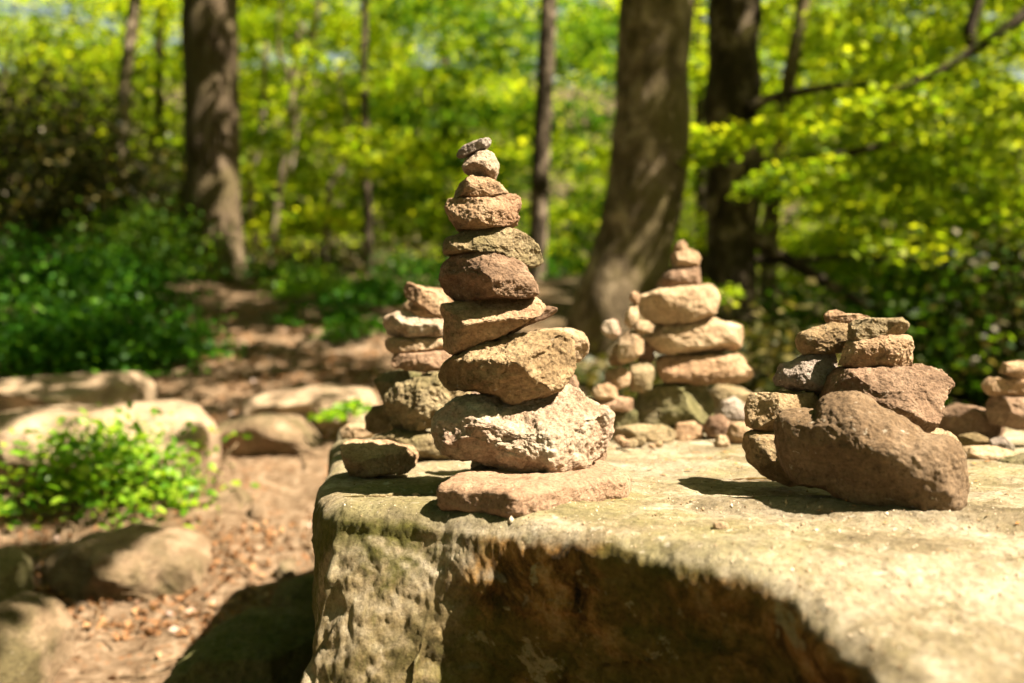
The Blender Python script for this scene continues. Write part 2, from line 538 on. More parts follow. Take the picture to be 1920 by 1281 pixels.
def build_boulder():
    P = np.array(BEDGE + [BEDGE[0]])
    c = np.array([0.92, 1.75])
    # resample, densely along the visible front edge
    seg = []
    for a, b, k in zip(P[:-1], P[1:], range(len(P) - 1)):
        dense = 0.0028 if 3 <= k <= 15 else (0.006 if k < 3 else 0.02)
        n = max(2, int(np.linalg.norm(b - a) / dense))
        seg.append(a + (b - a) * np.linspace(0, 1, n, endpoint=False)[:, None])
    E = np.concatenate(seg)
    for _ in range(6):
        E = (np.roll(E, 1, 0) + 2 * E + np.roll(E, -1, 0)) / 4
    nT = len(E)
    T = np.roll(E, -1, 0) - np.roll(E, 1, 0)
    T /= np.linalg.norm(T, axis=1)[:, None]
    OUT = np.stack([T[:, 1], -T[:, 0]], 1)
    if ((E - c) * OUT).sum() < 0:
        OUT = -OUT
    rings = []
    r = 0.036
    ts = 1 - (1 - np.linspace(0.02, 1, 190)) ** 1.6
    for t in ts:
        xy = c + (E - OUT * r - c) * t
        rings.append(np.column_stack([xy, top_z(xy[:, 0], xy[:, 1])]))
    ez = top_z(E[:, 0], E[:, 1])
    for a in np.linspace(0.12, 1, 9):
        th = a * math.pi / 2
        xy = E - OUT * r * (1 - math.sin(th))
        rings.append(np.column_stack([xy, top_z(xy[:, 0], xy[:, 1]) - r * (1 - math.cos(th))]))
    # sides: front faces lean in under the lip
    under = smooth(-0.075, 0.02, E[:, 0]) * smooth(1.6, 1.3, E[:, 1])
    lean = 0.16 * under - 0.40 * smooth(-0.03, -0.085, E[:, 0]) * smooth(0.55, 0.85, -OUT[:, 1]) * smooth(1.5, 1.36, E[:, 1])
    zb = 0.0
    for s in np.linspace(0.008, 1, 150):
        dz = (ez - r - zb) * s
        xy = E - OUT * (lean * dz + 0.010 * under * smooth(0.0, 0.05, dz))[:, None]
        rings.append(np.column_stack([xy, ez - r - dz]))
    V = np.concatenate(rings)
    nR = len(rings)
    idx = np.arange(nR * nT).reshape(nR, nT)
    j2 = (np.arange(nT) + 1) % nT
    F = np.stack([idx[:-1].ravel(), idx[1:].ravel(), idx[1:][:, j2].ravel(), idx[:-1][:, j2].ravel()], 1)
    V = np.concatenate([V, [[c[0], c[1], TOPZ]]])
    nrm = vnormals(V, F)
    if nrm[idx[50, 10], 2] < 0:
        F = F[:, ::-1]
        nrm = -nrm
    side = 1 - smooth(0.3, 0.8, nrm[:, 2])
    lefty = smooth(-0.03, -0.10, V[:, 0])
    below = smooth(0.015, 0.11, top_z(V[:, 0], V[:, 1]) - V[:, 2])      # the rim itself is worn smooth
    side = side * (0.15 + 0.85 * below)
    d = (0.006 + 0.013 * side * (1 - 0.5 * lefty)) * fbm(V, 5, 3) * 1.2
    d += (0.003 + 0.006 * side * (1 - 0.72 * lefty)) * fbm(V + 3, 14, 4, 0.6, ridged=True)
    # broken, angular faces on the sides
    Vw = V + 0.02 * np.column_stack([pnoise(V * 9), pnoise(V * 9 + 31), pnoise(V * 9 + 57)])
    for fq, am, sd in ((6.5, 0.030, 5), (15.0, 0.011, 9), (34.0, 0.0055, 13)):
        cd, cv = cells(Vw * [1, 1, 1.6], fq, sd)
        d += side * am * (cv - 0.5) * smooth(1.0, 0.2, cd) * (1 - 0.62 * lefty)
    d += 0.0011 * fbm(V + 9, 50, 4, 0.65) * (1 + 0.8 * side)
    d += 0.0030 * np.maximum(0, fbm(V * [1, 1, 1] + 40, 26, 3, 0.6)) * (1 - side)
    # broken ledge across the top in front of the right cairn
    lx, ly = V[:, 0], V[:, 1]
    led = 1.40 - 0.42 * (lx - 0.25) + 0.05 * pnoise(V * np.array([6, 6, 0]))
    top = smooth(0.6, 0.9, nrm[:, 2])
    d += top * 0.016 * smooth(-0.015, 0.0, led - ly - 0.04) * smooth(0.15, 0.30, lx) * smooth(0.10, 0.05, led - ly - 0.04) 
    # worn corner on the left where the moss hollow lies
    d -= top * 0.012 * np.exp(-(((lx + 0.14) / 0.10) ** 2 + ((ly - 1.50) / 0.07) ** 2))
    V = V + nrm * d[:, None]
    org = np.array([0.6, 1.7, 0.0])
    me = new_mesh("boulder", V - org, F)
    # close the small central hole on top
    bm = bmesh.new(); bm.from_mesh(me); bm.verts.ensure_lookup_table()
    cv_ = bm.verts[len(V) - 1]
    ring0 = [bm.verts[int(k)] for k in idx[0]]
    for k in range(nT):
        try:
            f = bm.faces.new((cv_, ring0[k], ring0[(k + 1) % nT])); f.smooth = True
        except ValueError:
            pass
    bm.normal_update()
    bmesh.ops.recalc_face_normals(bm, faces=bm.faces)
    bm.to_mesh(me); bm.free()
    o = link("boulder", me, M['boulder'], loc=org)
    tag(o, "huge mossy table-like boulder with brown broken front, carrying all the stone stacks", "boulder")


build_boulder()

# ------------------------------------------------------------------ stones
ICO = {}


def ico(level):
    if level not in ICO:
        bm = bmesh.new()
        bmesh.ops.create_icosphere(bm, subdivisions=level, radius=1)
        V = np.array([v.co[:] for v in bm.verts])
        F = np.array([[v.index for v in f.verts] for f in bm.faces])
        bm.free()
        ICO[level] = (V, F)
    return ICO[level]


def polar(pts, c):
    """radius of a star shaped outline as a function of angle, crisp and low passed"""
    pts = np.asarray(pts, float)
    q = np.concatenate([pts, pts[:1]])
    d = []
    for a, b in zip(q[:-1], q[1:]):
        d.append(a + (b - a) * np.linspace(0, 1, 24, endpoint=False)[:, None])
    d = np.concatenate(d) - c
    th = np.arctan2(d[:, 1], d[:, 0])
    r = np.hypot(d[:, 0], d[:, 1])
    grid = np.linspace(-math.pi, math.pi, 721)[:-1]
    o = np.argsort(th)
    th, r = th[o], r[o]
    R = np.interp(grid, np.concatenate([th - 2 * math.pi, th, th + 2 * math.pi]), np.concatenate([r, r, r]))
    k = np.exp(-0.5 * (np.arange(-10, 11) / 3.5) ** 2); k /= k.sum()
    R = np.convolve(np.concatenate([R[-10:], R, R[:10]]), k, 'valid')
    fr = np.fft.rfft(R); fr[5:] = 0
    S = np.fft.irfft(fr, 720)
    return grid, R, S


SEED = [0]


def stone_mesh(name, out2d, depth, p, facets, level, rough, ax, random_facets=7, chip=1.0):
    """out2d: outline in the stone's own plane (metres); ax: 3x3 rows = u, thickness direction (towards the viewer negative), w"""
    SEED[0] += 1
    rs = np.random.default_rng(100 + SEED[0])
    out2d = np.asarray(out2d, float)
    c = (out2d.min(0) + out2d.max(0)) / 2
    c = 0.5 * c + 0.5 * out2d.mean(0)
    grid, R, S = polar(out2d, c)
    D0, F = ico(level)
    D = D0
    rho = np.hypot(D[:, 0], D[:, 2])
    th = np.arctan2(D[:, 2], D[:, 0])
    s = (rho ** p + np.abs(D[:, 1]) ** p) ** (-1.0 / p)
    rs_ = rho * s
    Rv = np.interp(th, grid, R, period=2 * math.pi)
    Sv = np.interp(th, grid, S, period=2 * math.pi)
    w = smooth(0.45, 0.93, rs_)
    RR = Sv * (1 - w) + Rv * w
    V = np.column_stack([RR * np.cos(th) * rs_, depth * D[:, 1] * s, RR * np.sin(th) * rs_])
    size = math.sqrt((out2d[:, 0].max() - out2d[:, 0].min()) * (out2d[:, 1].max() - out2d[:, 1].min())) + 1e-6
    off = rs.uniform(0, 90, 3)
    fl = list(facets)
    for _ in range(random_facets):
        n = rs.normal(size=3)
        n[1] = -abs(n[1]) - 0.5 if rs.random() < 0.75 else abs(n[1]) + 0.5
        fl.append((*n, rs.uniform(0.70, 0.92)))
    for f in fl:
        n = np.array(f[:3], float); n /= np.linalg.norm(n)
        q = V @ n
        h = q.max()
        wob = 0.035 * size * fbm(V / size * 1.0 + off + n, 2.5, 3)
        over = q + wob - f[3] * h
        V = V - n * (np.maximum(0, over) * 0.94)[:, None]
    nrm = vnormals(V, F)
    Q = V / size + off
    d = 0.017 * fbm(Q, 2.2, 3) + 0.019 * fbm(Q + 7, 5.5, 4, 0.55, ridged=True)
    cd, cv = cells(Q, 5.0, 11)
    d += chip * 0.030 * (cv - 0.5) * smooth(0.85, 0.35, cd)
    cd, cv = cells(Q + 3, 11.0, 23)
    d += chip * 0.014 * (cv - 0.6) * smooth(0.8, 0.3, cd)
    d += 0.0100 * fbm(Q + 2, 20, 4, 0.65)
    V = V + nrm * (d * size * rough)[:, None]
    cc = c
    W = np.outer(V[:, 0] + cc[0], ax[0]) + np.outer(V[:, 1], ax[1]) + np.outer(V[:, 2] + cc[1], ax[2])
    return W, F


def stone(label, out, D, mat, name="stone", group=None, cat="stone", depth=None, p=2.6, facets=(), level=6, rough=1.0, yaw=0.0, rf=7, chip=1.0):
    """outline given in photograph pixels, standing upright D metres away, turned by yaw (slope of depth over x)"""
    out = np.array(out, float)
    px0 = out[:, 0].mean()
    x0 = (px0 - CX) / FPX * D
    pts = []
    for px, py in out:
        t = (px - CX) / FPX
        d = (D - yaw * x0) / (1 - yaw * t)
        pts.append((t * d, d, CAMZ - (py - CY) / FPX * d))
    pts = np.array(pts)
    u = np.array([1, yaw, 0.0]); u /= np.linalg.norm(u)
    n = np.array([-u[1], u[0], 0.0])
    o3 = np.array([x0, D, 0.0])
    o2 = np.column_stack([(pts - o3) @ u, pts[:, 2]])
    if depth is None:
        depth = 0.40 * min(o2[:, 0].max() - o2[:, 0].min(), 1.7 * (o2[:, 1].max() - o2[:, 1].min()))
    W, F = stone_mesh(name, o2, depth, p, facets, level, rough, np.array([u, n, [0, 0, 1.0]]), rf, chip)
    W = W + o3
    org = np.array([W[:, 0].mean(), W[:, 1].mean(), W[:, 2].min()])
    o = link(name, new_mesh(name, W - org, F), mat, loc=org)
    return tag(o, label, cat, group)


def slab(label, plan, z0, z1, mat, name="stone_slab", group=None, cat="stone", p=5, level=7, rough=0.5, facets=(), tilt=(0, 0)):
    """flat stone: outline in plan (metres), between heights z0 and z1"""
    W, F = stone_mesh(name, plan, (z1 - z0) / 2, p, facets, level, rough, np.array([[1, 0, 0], [0, 0, -1.0], [0, 1, 0]]), 0, 0.5)
    F = F[:, ::-1]
    zc = (z0 + z1) / 2
    W[:, 2] += zc
    org = np.array([W[:, 0].mean(), W[:, 1].mean(), W[:, 2].min()])
    n = vnormals(W, F)
    if (n * (W - W.mean(0))).sum() < 0:
        F = F[:, ::-1]
    o = link(name, new_mesh(name, W - org, F), mat, loc=org)
    return tag(o, label, cat, group)


def plan_at(pts, z):
    r = []
    for px, py in pts:
        D = (CAMZ - z) * FPX / (py - CY)
        r.append(((px - CX) / FPX * D, D))
    return r


# --- tall front cairn
G1 = "stones of the tall front cairn"
slab("flat smooth pink slab under the tallest stack, lying on the mossy boulder",
     plan_at([(818, 906), (835, 896), (868, 884), (900, 868), (880, 853), (1000, 849), (1108, 857), (1150, 867), (1184, 881), (1176, 891), (1120, 898), (1060, 908), (985, 919), (960, 920), (900, 912), (850, 910)], 0.815),
     0.774, 0.8185, M['slab'], group=G1, facets=[(-0.3, -0.2, 0.2, 0.97)])
stone("large pink and buff knobbly stone, lowest round stone of the tallest stack",
      [(814, 805), (820, 776), (842, 754), (880, 742), (960, 738), (1020, 730), (1062, 722), (1090, 733), (1106, 752), (1140, 770), (1147, 795), (1138, 832), (1120, 860), (1088, 880), (1035, 891), (985, 886), (930, 870), (872, 857), (830, 840)],
      1.47, M['pink'], group=G1, level=7, depth=0.125, p=2.8, rough=1.25, chip=1.4,
      facets=[(0.12, -0.50, 0.86, 0.52), (0.75, -0.6, -0.1, 0.72), (-0.2, -0.8, -0.5, 0.82), (-0.1, -1, 0.05, 0.88)], rf=2)
stone("wide ochre yellow craggy stone, third from the bottom of the tallest stack",
      [(822, 702), (830, 688), (850, 667), (880, 650), (920, 640), (960, 627), (1010, 621), (1050, 620), (1076, 636), (1081, 690), (1070, 708), (1048, 728), (1000, 746), (960, 754), (938, 740), (905, 731), (880, 729), (840, 729), (825, 718)],
      1.46, M['ochre'], group=G1, level=7, depth=0.10, rough=1.2, chip=1.2,
      facets=[(-0.15, -0.45, 0.9, 0.70), (0.8, -0.7, 0.05, 0.70), (-0.4, -0.8, -0.2, 0.72), (0.1, -0.7, -0.7, 0.78)], rf=2)
stone("pale rounded stone sticking out behind the ochre stone of the tallest stack",
      [(985, 632), (1010, 618), (1045, 615), (1070, 615), (1095, 625), (1104, 645), (1102, 660), (1087, 677), (1050, 682), (1000, 672)],
      1.60, M['pale'], group=G1, level=6, depth=0.045)
stone("small dull pink chunk wedged behind, between the two biggest stones of the tallest stack",
      [(1040, 712), (1062, 700), (1080, 704), (1086, 720), (1082, 738), (1050, 742)], 1.56, M['brown'], group=G1, level=5)
stone("small dark stub of rock at the back right of the pink slab",
      [(1100, 842), (1120, 832), (1138, 836), (1139, 855), (1132, 868), (1100, 868)], 1.60, M['brown'], group=G1, level=5)
stone("wedge shaped tan stone narrowing to the right, above the ochre stone",
      [(826, 573), (842, 568), (900, 562), (960, 557), (1000, 555), (1019, 568), (1022, 579), (985, 605), (930, 632), (880, 652), (848, 665), (834, 655), (832, 630), (836, 600), (829, 588)],
      1.45, M['tan'], group=G1, level=7, depth=0.085, facets=[(0.1, -0.62, 0.78, 0.42), (-0.75, -0.65, -0.1, 0.74), (0.3, -0.7, -0.62, 0.55)], rf=1)
stone("thin brown splinter jutting out right under the wedge shaped stone",
      [(935, 628), (962, 606), (1000, 586), (1030, 573), (1045, 578), (1049, 584), (1022, 598), (985, 611), (955, 628)],
      1.50, M['brown'], group=G1, level=6, depth=0.04)
stone("dark red brown angular stone amid the tallest stack, hollow at lower left",
      [(827, 522), (830, 497), (850, 482), (900, 474), (950, 478), (982, 498), (996, 520), (1008, 536), (1009, 553), (990, 560), (930, 560), (880, 564), (852, 562), (835, 547)],
      1.455, M['brown'], group=G1, level=7, depth=0.085, p=3, facets=[(-0.55, -0.6, -0.58, 0.60), (0.55, -0.75, 0.36, 0.70), (-0.3, -0.7, 0.6, 0.75), (0.5, -0.8, -0.35, 0.8)], rf=1)
stone("long olive grey stone with a drooping right end, fifth from the top, tallest stack",
      [(830, 475), (837, 450), (870, 437), (920, 431), (965, 431), (990, 442), (1010, 462), (1020, 492), (1000, 500), (985, 500), (960, 486), (930, 479), (880, 478), (838, 481)],
      1.46, M['olive'], group=G1, level=7, depth=0.075, facets=[(0.0, -0.7, 0.7, 0.65), (0.75, -0.6, 0.2, 0.74)], rf=2)
stone("blocky tan stone with a raised right horn, fourth from the top of the tallest stack",
      [(835, 392), (840, 376), (870, 378), (900, 378), (930, 374), (945, 368), (966, 366), (976, 371), (978, 386), (970, 400), (974, 412), (964, 424), (945, 431), (920, 432), (890, 436), (858, 433), (845, 412)],
      1.455, M['tan'], group=G1, level=7, depth=0.062, p=3.2, rough=1.1)
stone("low hump shaped honey coloured stone, third from the top of the tallest stack",
      [(849, 366), (853, 354), (870, 340), (884, 331), (915, 336), (940, 348), (956, 367), (930, 374), (900, 377), (851, 375)],
      1.455, M['tan'], group=G1, level=6, depth=0.045, rough=1.2)
stone("small round pinkish pebble with pits, second from the top of the tallest stack",
      [(866, 314), (872, 298), (890, 290), (908, 283), (924, 289), (935, 304), (935, 322), (928, 338), (905, 341), (885, 332), (870, 322)],
      1.455, M['pink'], group=G1, level=6, depth=0.032, rough=1.2)
stone("flat tilted grey chip crowning the tallest stack",
      [(856, 291), (860, 283), (885, 268), (905, 262), (918, 260), (922, 268), (915, 278), (895, 285), (870, 296), (858, 296)],
      1.455, M['grey'], group=G1, level=6, depth=0.024, rough=1.3)

# --- left cairn behind
G2 = "stones of the left cairn behind the tall one"
stone("smooth brown stone leaning diagonally on top of the left stack", [(757, 540), (765, 530), (790, 537), (820, 548), (846, 570), (846, 600), (822, 596), (782, 575), (761, 556)], 1.86, M['tan'], group=G2, rough=1.0)
stone("pale stone lying behind the diagonal one on top of the left stack", [(752, 570), (775, 556), (800, 540), (845, 543), (860, 560), (860, 598), (790, 594), (758, 585)], 1.98, M['tan'], group=G2, rough=1.0)
stone("pinkish dished stone second from the top of the left stack", [(719, 610), (722, 595), (745, 582), (768, 584), (788, 597), (825, 598), (852, 600), (852, 628), (800, 631), (745, 633), (725, 626)], 1.86, M['pink'], group=G2, rough=1.0)
stone("flat buff slab above the lowest thin slab of the left stack", [(718, 645), (725, 635), (780, 632), (822, 632), (852, 642), (852, 660), (790, 661), (740, 665), (728, 658)], 1.86, M['pale'], group=G2, rough=1.0)
stone("thin pink slab resting on the craggy block of the left stack", [(728, 674), (735, 665), (780, 662), (852, 656), (852, 690), (800, 697), (755, 693), (734, 685)], 1.85, M['slab'], group=G2, rough=1.0)
stone("dark olive lump beneath the slabs at the left of the left stack", [(700, 714), (720, 699), (760, 694), (790, 700), (785, 735), (740, 748), (716, 752)], 1.93, M['moss'], group=G2)
stone("big craggy block carrying the slabs of the left stack", [(722, 742), (745, 722), (790, 706), (840, 694), (880, 715), (880, 790), (800, 807), (745, 809), (722, 790), (718, 765)], 1.86, M['olive'], group=G2, level=7, rough=1.5, chip=1.5)
stone("squat ochre block at the left foot of the left stack", [(685, 782), (700, 761), (740, 758), (742, 808), (702, 814), (686, 806)], 1.96, M['ochre'], group=G2)
stone("dark flat stone at the bottom of the left stack", [(690, 838), (705, 818), (740, 807), (870, 812), (880, 858), (800, 860), (735, 852)], 1.84, M['olive'], group=G2)
stone("pale pebble on the back left edge of the boulder", [(637, 806), (650, 796), (692, 795), (712, 808), (690, 826), (642, 826)], 2.15, M['pale'], group=G2)
stone("loose brown stone lying alone, shaded, on the left corner of the boulder", [(640, 835), (652, 827), (690, 828), (722, 826), (748, 836), (772, 838), (782, 852), (779, 873), (762, 885), (720, 886), (682, 896), (656, 896), (652, 874), (645, 852)], 1.62, M['tan'], level=7, depth=0.055, facets=[(-0.1, -0.45, 0.88, 0.62)], rough=1.2)

# --- right rear cairn
G3 = "stones of the rear right cairn"
stone("big mossy green block at the foot of the rear stack", [(1188, 765), (1200, 732), (1255, 714), (1310, 714), (1340, 748), (1346, 780), (1332, 797), (1262, 800), (1200, 798)], 2.33, M['moss'], group=G3, facets=[(0.75, -0.6, 0.3, 0.62), (-0.5, -0.8, 0.2, 0.7)], rf=1, chip=0.6, rough=0.8)
stone("dull slab lying behind the mossy block of the rear stack", [(1330, 735), (1345, 722), (1390, 726), (1412, 740), (1408, 775), (1340, 790)], 2.5, M['olive'], group=G3)
stone("wide buff slab with a chipped right end, directly on the mossy block", [(1223, 690), (1228, 674), (1245, 666), (1330, 664), (1385, 665), (1400, 688), (1414, 703), (1410, 716), (1395, 721), (1370, 717), (1300, 721), (1240, 716)], 2.32, M['tan'], group=G3, yaw=0.15, rough=1.2)
stone("thick smooth cream slab in the middle of the rear stack", [(1206, 632), (1222, 620), (1265, 602), (1330, 597), (1355, 605), (1386, 611), (1391, 630), (1384, 661), (1300, 664), (1240, 661), (1214, 648)], 2.32, M['pale'], group=G3, yaw=0.15, rough=1.1, p=3.6)
stone("blocky buff stone under the small top stones of the rear stack", [(1191, 577), (1200, 557), (1230, 545), (1300, 535), (1336, 533), (1343, 560), (1335, 592), (1300, 603), (1250, 610), (1220, 602), (1197, 591)], 2.30, M['pale'], group=G3, yaw=0.15, rough=1.2, p=3.6)
stone("brown angular stone, third from the top of the rear stack", [(1230, 537), (1244, 512), (1262, 500), (1310, 493), (1316, 520), (1313, 535), (1270, 542), (1235, 546)], 2.32, M['brown'], group=G3)
stone("round tan pebble, second from the top of the rear stack", [(1256, 484), (1265, 470), (1290, 467), (1308, 473), (1314, 485), (1310, 498), (1280, 506), (1260, 502)], 2.31, M['tan'], group=G3, level=5)
stone("tiny tan pebble crowning the rear stack", [(1261, 466), (1269, 456), (1280, 450), (1288, 458), (1291, 470), (1265, 473)], 2.31, M['tan'], group=G3, level=5)
# --- little pebble figure beside it
G4 = "pebbles of the small stack left of the rear cairn"
stone("tiny round pebble forming the head of the little pebble stack", [(1180, 560), (1183, 549), (1190, 546), (1198, 550), (1200, 560), (1196, 571), (1186, 572)], 2.25, M['tan'], group=G4, level=5, rough=0.6)
stone("slim upright pebble under the tiny head pebble", [(1170, 605), (1175, 584), (1184, 568), (1195, 570), (1198, 592), (1194, 612), (1182, 618)], 2.25, M['pale'], group=G4, level=5, rough=0.6)
stone("pale flat pebble pointing right from the little pebble stack", [(1188, 612), (1196, 601), (1215, 602), (1227, 612), (1222, 624), (1205, 627), (1192, 624)], 2.24, M['pale'], group=G4, level=5, rough=0.6)
stone("knobbly pink pebble jutting out left from the little pebble stack", [(1126, 612), (1134, 602), (1150, 598), (1163, 605), (1164, 625), (1152, 640), (1140, 634), (1128, 622)], 2.25, M['pink'], group=G4, level=5)
stone("smooth upright egg shaped orange buff stone of the little pebble stack", [(1158, 665), (1162, 632), (1176, 619), (1198, 618), (1207, 635), (1206, 662), (1190, 676), (1170, 682), (1160, 678)], 2.24, M['pale'], group=G4, rough=0.5, chip=0.4)
stone("brown stone leaning on the right of the egg shaped stone", [(1196, 648), (1212, 640), (1226, 655), (1228, 676), (1212, 684), (1196, 680)], 2.30, M['brown'], group=G4, level=5)
stone("brown stone half hidden left behind the egg shaped stone", [(1141, 676), (1150, 652), (1164, 640), (1175, 650), (1172, 684), (1148, 688)], 2.32, M['tan'], group=G4, level=5)
stone("buff rounded rock under the egg shaped stone, left one of a pair", [(1130, 712), (1138, 695), (1165, 688), (1182, 700), (1180, 722), (1160, 730), (1138, 724)], 2.26, M['tan'], group=G4, level=5)
stone("grey brown rock under the egg shaped stone, right one of a pair", [(1176, 706), (1184, 684), (1210, 676), (1226, 690), (1226, 728), (1205, 738), (1182, 732)], 2.28, M['olive'], group=G4, level=5)
stone("low tan rock at the far left foot of the little pebble stack", [(1110, 734), (1120, 722), (1140, 718), (1158, 728), (1158, 745), (1130, 750), (1112, 746)], 2.24, M['tan'], group=G4, level=5)
stone("flat pinkish slab carrying the little pebble stack", [(1096, 760), (1102, 748), (1150, 744), (1190, 746), (1196, 762), (1180, 772), (1120, 770)], 2.25, M['slab'], group=G4, yaw=0.1)
stone("mossy block holding up the flat pinkish slab", [(1120, 795), (1128, 766), (1180, 762), (1194, 772), (1196, 795), (1180, 803), (1130, 803)], 2.28, M['moss'], group=G4)
# --- row of loose stones at their foot
G5 = "loose stones at the foot of the rear cairn"
stone("long low grey stone on the boulder in front of the rear stack", [(1140, 822), (1152, 802), (1200, 796), (1250, 797), (1266, 812), (1262, 828), (1200, 832), (1150, 832)], 2.14, M['olive'], group=G5)
stone("small square orange brown stone in the row before the rear stack", [(1260, 815), (1268, 794), (1300, 790), (1316, 800), (1318, 828), (1290, 832), (1264, 830)], 2.16, M['tan'], group=G5, level=5)
stone("rough red brown stone in the row before the rear stack", [(1318, 800), (1330, 782), (1355, 776), (1376, 790), (1376, 815), (1350, 824), (1325, 820)], 2.16, M['brown'], group=G5, level=5)
stone("round grey stone behind the red brown one near the rear stack", [(1340, 772), (1352, 750), (1378, 744), (1400, 762), (1402, 792), (1370, 800), (1346, 795)], 2.24, M['grey'], group=G5, level=6)
stone("pale tan stone pointing towards the right front stack", [(1362, 815), (1372, 794), (1400, 790), (1432, 802), (1440, 830), (1400, 842), (1370, 838)], 2.08, M['tan'], group=G5, level=5)
stone("small pale triangular pebble on the boulder before the red brown stone", [(1338, 832), (1348, 815), (1362, 817), (1370, 834), (1356, 842), (1342, 840)], 2.03, M['pale'], group=G5, level=5)

rb = np.random.default_rng(12)
for k in range(22):
    px, py = rb.uniform(1150, 1440), rb.uniform(800, 842)
    s_ = rb.uniform(6, 14)
    D_ = (CAMZ - TOPZ - 0.01) * FPX / (py - CY)
    a_ = np.linspace(0, 2 * math.pi, 10)[:-1]
    stone("small angular rubble stone among others at the foot of the rear stack", np.column_stack([px + s_ * np.cos(a_) * rb.uniform(0.75, 1.25, 9), py - 0.4 * s_ + 0.7 * s_ * np.sin(a_) * rb.uniform(0.75, 1.25, 9)]),
          D_, M[('tan', 'brown', 'olive', 'ochre')[k % 4]], name="rubble_stone", cat="stone", group="rubble at the foot of the rear stack", level=4, depth=0.6 * s_ / FPX * D_)

# --- right front cairn
G6 = "stones of the right front cairn"
stone("big smooth brown boulder tilted in front of the right stack, its face in shade",
      [(1454, 825), (1455, 787), (1465, 770), (1500, 766), (1530, 772), (1535, 765), (1538, 748), (1555, 737), (1600, 732), (1625, 740), (1650, 765), (1690, 783), (1715, 800), (1735, 816), (1780, 818), (1800, 835), (1812, 865), (1814, 920), (1808, 950), (1780, 976), (1720, 979), (1660, 970), (1600, 942), (1560, 917), (1500, 908), (1472, 880), (1459, 850)],
      1.29, M['smooth'], group=G6, level=7, depth=0.075, yaw=-0.6, rough=0.75, chip=0.7, p=2.2, rf=0, facets=[(-0.1, -1, -0.42, 0.80), (0.85, -0.5, 0.1, 0.95)])
stone("yellow ochre stone poking out low at the left foot of the right stack", [(1396, 836), (1398, 815), (1412, 808), (1460, 810), (1510, 840), (1520, 900), (1478, 912), (1432, 892), (1405, 866)], 1.45, M['ochre'], group=G6)
stone("square cut yellow block at the left of the right stack", [(1402, 800), (1401, 770), (1409, 739), (1450, 736), (1545, 736), (1550, 780), (1530, 800), (1454, 806), (1420, 807)], 1.46, M['ochre'], group=G6, level=7, p=4, rough=0.8)
stone("glittering grey lilac stone on the square yellow block", [(1451, 713), (1465, 686), (1485, 678), (1510, 664), (1565, 664), (1572, 690), (1565, 726), (1530, 734), (1490, 731), (1460, 725)], 1.47, M['grey'], group=G6, level=7, rough=1.3)
stone("pale yellow domed stone above the grey lilac stone", [(1493, 640), (1500, 625), (1530, 612), (1560, 605), (1594, 607), (1600, 640), (1575, 662), (1540, 665), (1506, 665), (1497, 652)], 1.47, M['ochre'], group=G6, level=6)
stone("thin brown chip with a knob lying on top of the right stack", [(1544, 605), (1545, 590), (1555, 582), (1569, 580), (1580, 588), (1610, 589), (1642, 596), (1620, 609), (1575, 608), (1555, 607)], 1.48, M['tan'], group=G6, level=6)
stone("flat grey brown slab, upper one at the top right of the right stack", [(1592, 634), (1596, 608), (1606, 600), (1630, 597), (1709, 596), (1708, 612), (1700, 628), (1650, 630), (1620, 636), (1600, 643)], 1.42, M['olive'], group=G6, level=7, p=3.2)
stone("blocky tan stone beneath the flat grey brown slab of the right stack", [(1567, 682), (1572, 655), (1595, 640), (1620, 634), (1650, 627), (1700, 629), (1707, 640), (1710, 686), (1690, 689), (1640, 688), (1600, 691)], 1.42, M['tan'], group=G6, level=7, p=3.2, rough=1.2)
stone("large red brown rock carried behind the big tilted boulder", [(1542, 748), (1558, 712), (1575, 691), (1650, 685), (1720, 684), (1760, 692), (1778, 712), (1780, 740), (1788, 756), (1780, 786), (1745, 809), (1700, 812), (1640, 800), (1560, 780)], 1.42, M['brown'], group=G6, level=7, depth=0.085, rough=1.0, facets=[(0.1, -0.75, 0.65, 0.68)])
stone("pale stone glimpsed between the tilted boulder and the red brown rock", [(1690, 830), (1722, 806), (1765, 804), (1786, 815), (1800, 850), (1790, 900), (1700, 900)], 1.46, M['pale'], group=G6)
# --- far right heap
G7 = "stones at the right edge of the boulder"
stone("pink cap stone of the small heap cut off by the right edge", [(1876, 700), (1884, 680), (1915, 676), (1945, 682), (1950, 708), (1900, 712)], 2.05, M['tan'], group=G7)
stone("flat brown stone in the middle of the heap at the right edge", [(1842, 722), (1856, 708), (1900, 704), (1960, 710), (1960, 746), (1890, 750), (1852, 740)], 2.06, M['tan'], group=G7)
stone("brown block at the bottom of the heap at the right edge", [(1855, 772), (1858, 742), (1920, 742), (1970, 746), (1970, 800), (1910, 806), (1862, 798)], 2.06, M['brown'], group=G7)
stone("long dark red rock behind the right stack, reaching to the right edge heap", [(1745, 822), (1757, 775), (1800, 757), (1850, 768), (1885, 790), (1890, 830), (1800, 838)], 2.15, M['brown'], group=G7)
stone("dark mossy stone low at the right edge of the boulder top", [(1862, 880), (1880, 862), (1930, 850), (1980, 860), (1980, 900), (1900, 900)], 1.78, M['moss'], group=G7)
stone("flat buff slab lying right of the tilted boulder", [(1790, 852), (1806, 838), (1860, 836), (1910, 848), (1912, 866), (1850, 872), (1800, 868)], 1.85, M['pale'], group=G7, rough=0.7)
stone("pointed grey pebble on the buff slab at the right", [(1852, 846), (1858, 826), (1880, 818), (1902, 838), (1906, 852), (1870, 855)], 1.90, M['grey'], group=G7, level=5)
stone("small brown stone right behind the tilted boulder", [(1792, 836), (1800, 817), (1830, 812), (1856, 824), (1858, 840), (1820, 846)], 1.93, M['ochre'], group=G7, level=5)
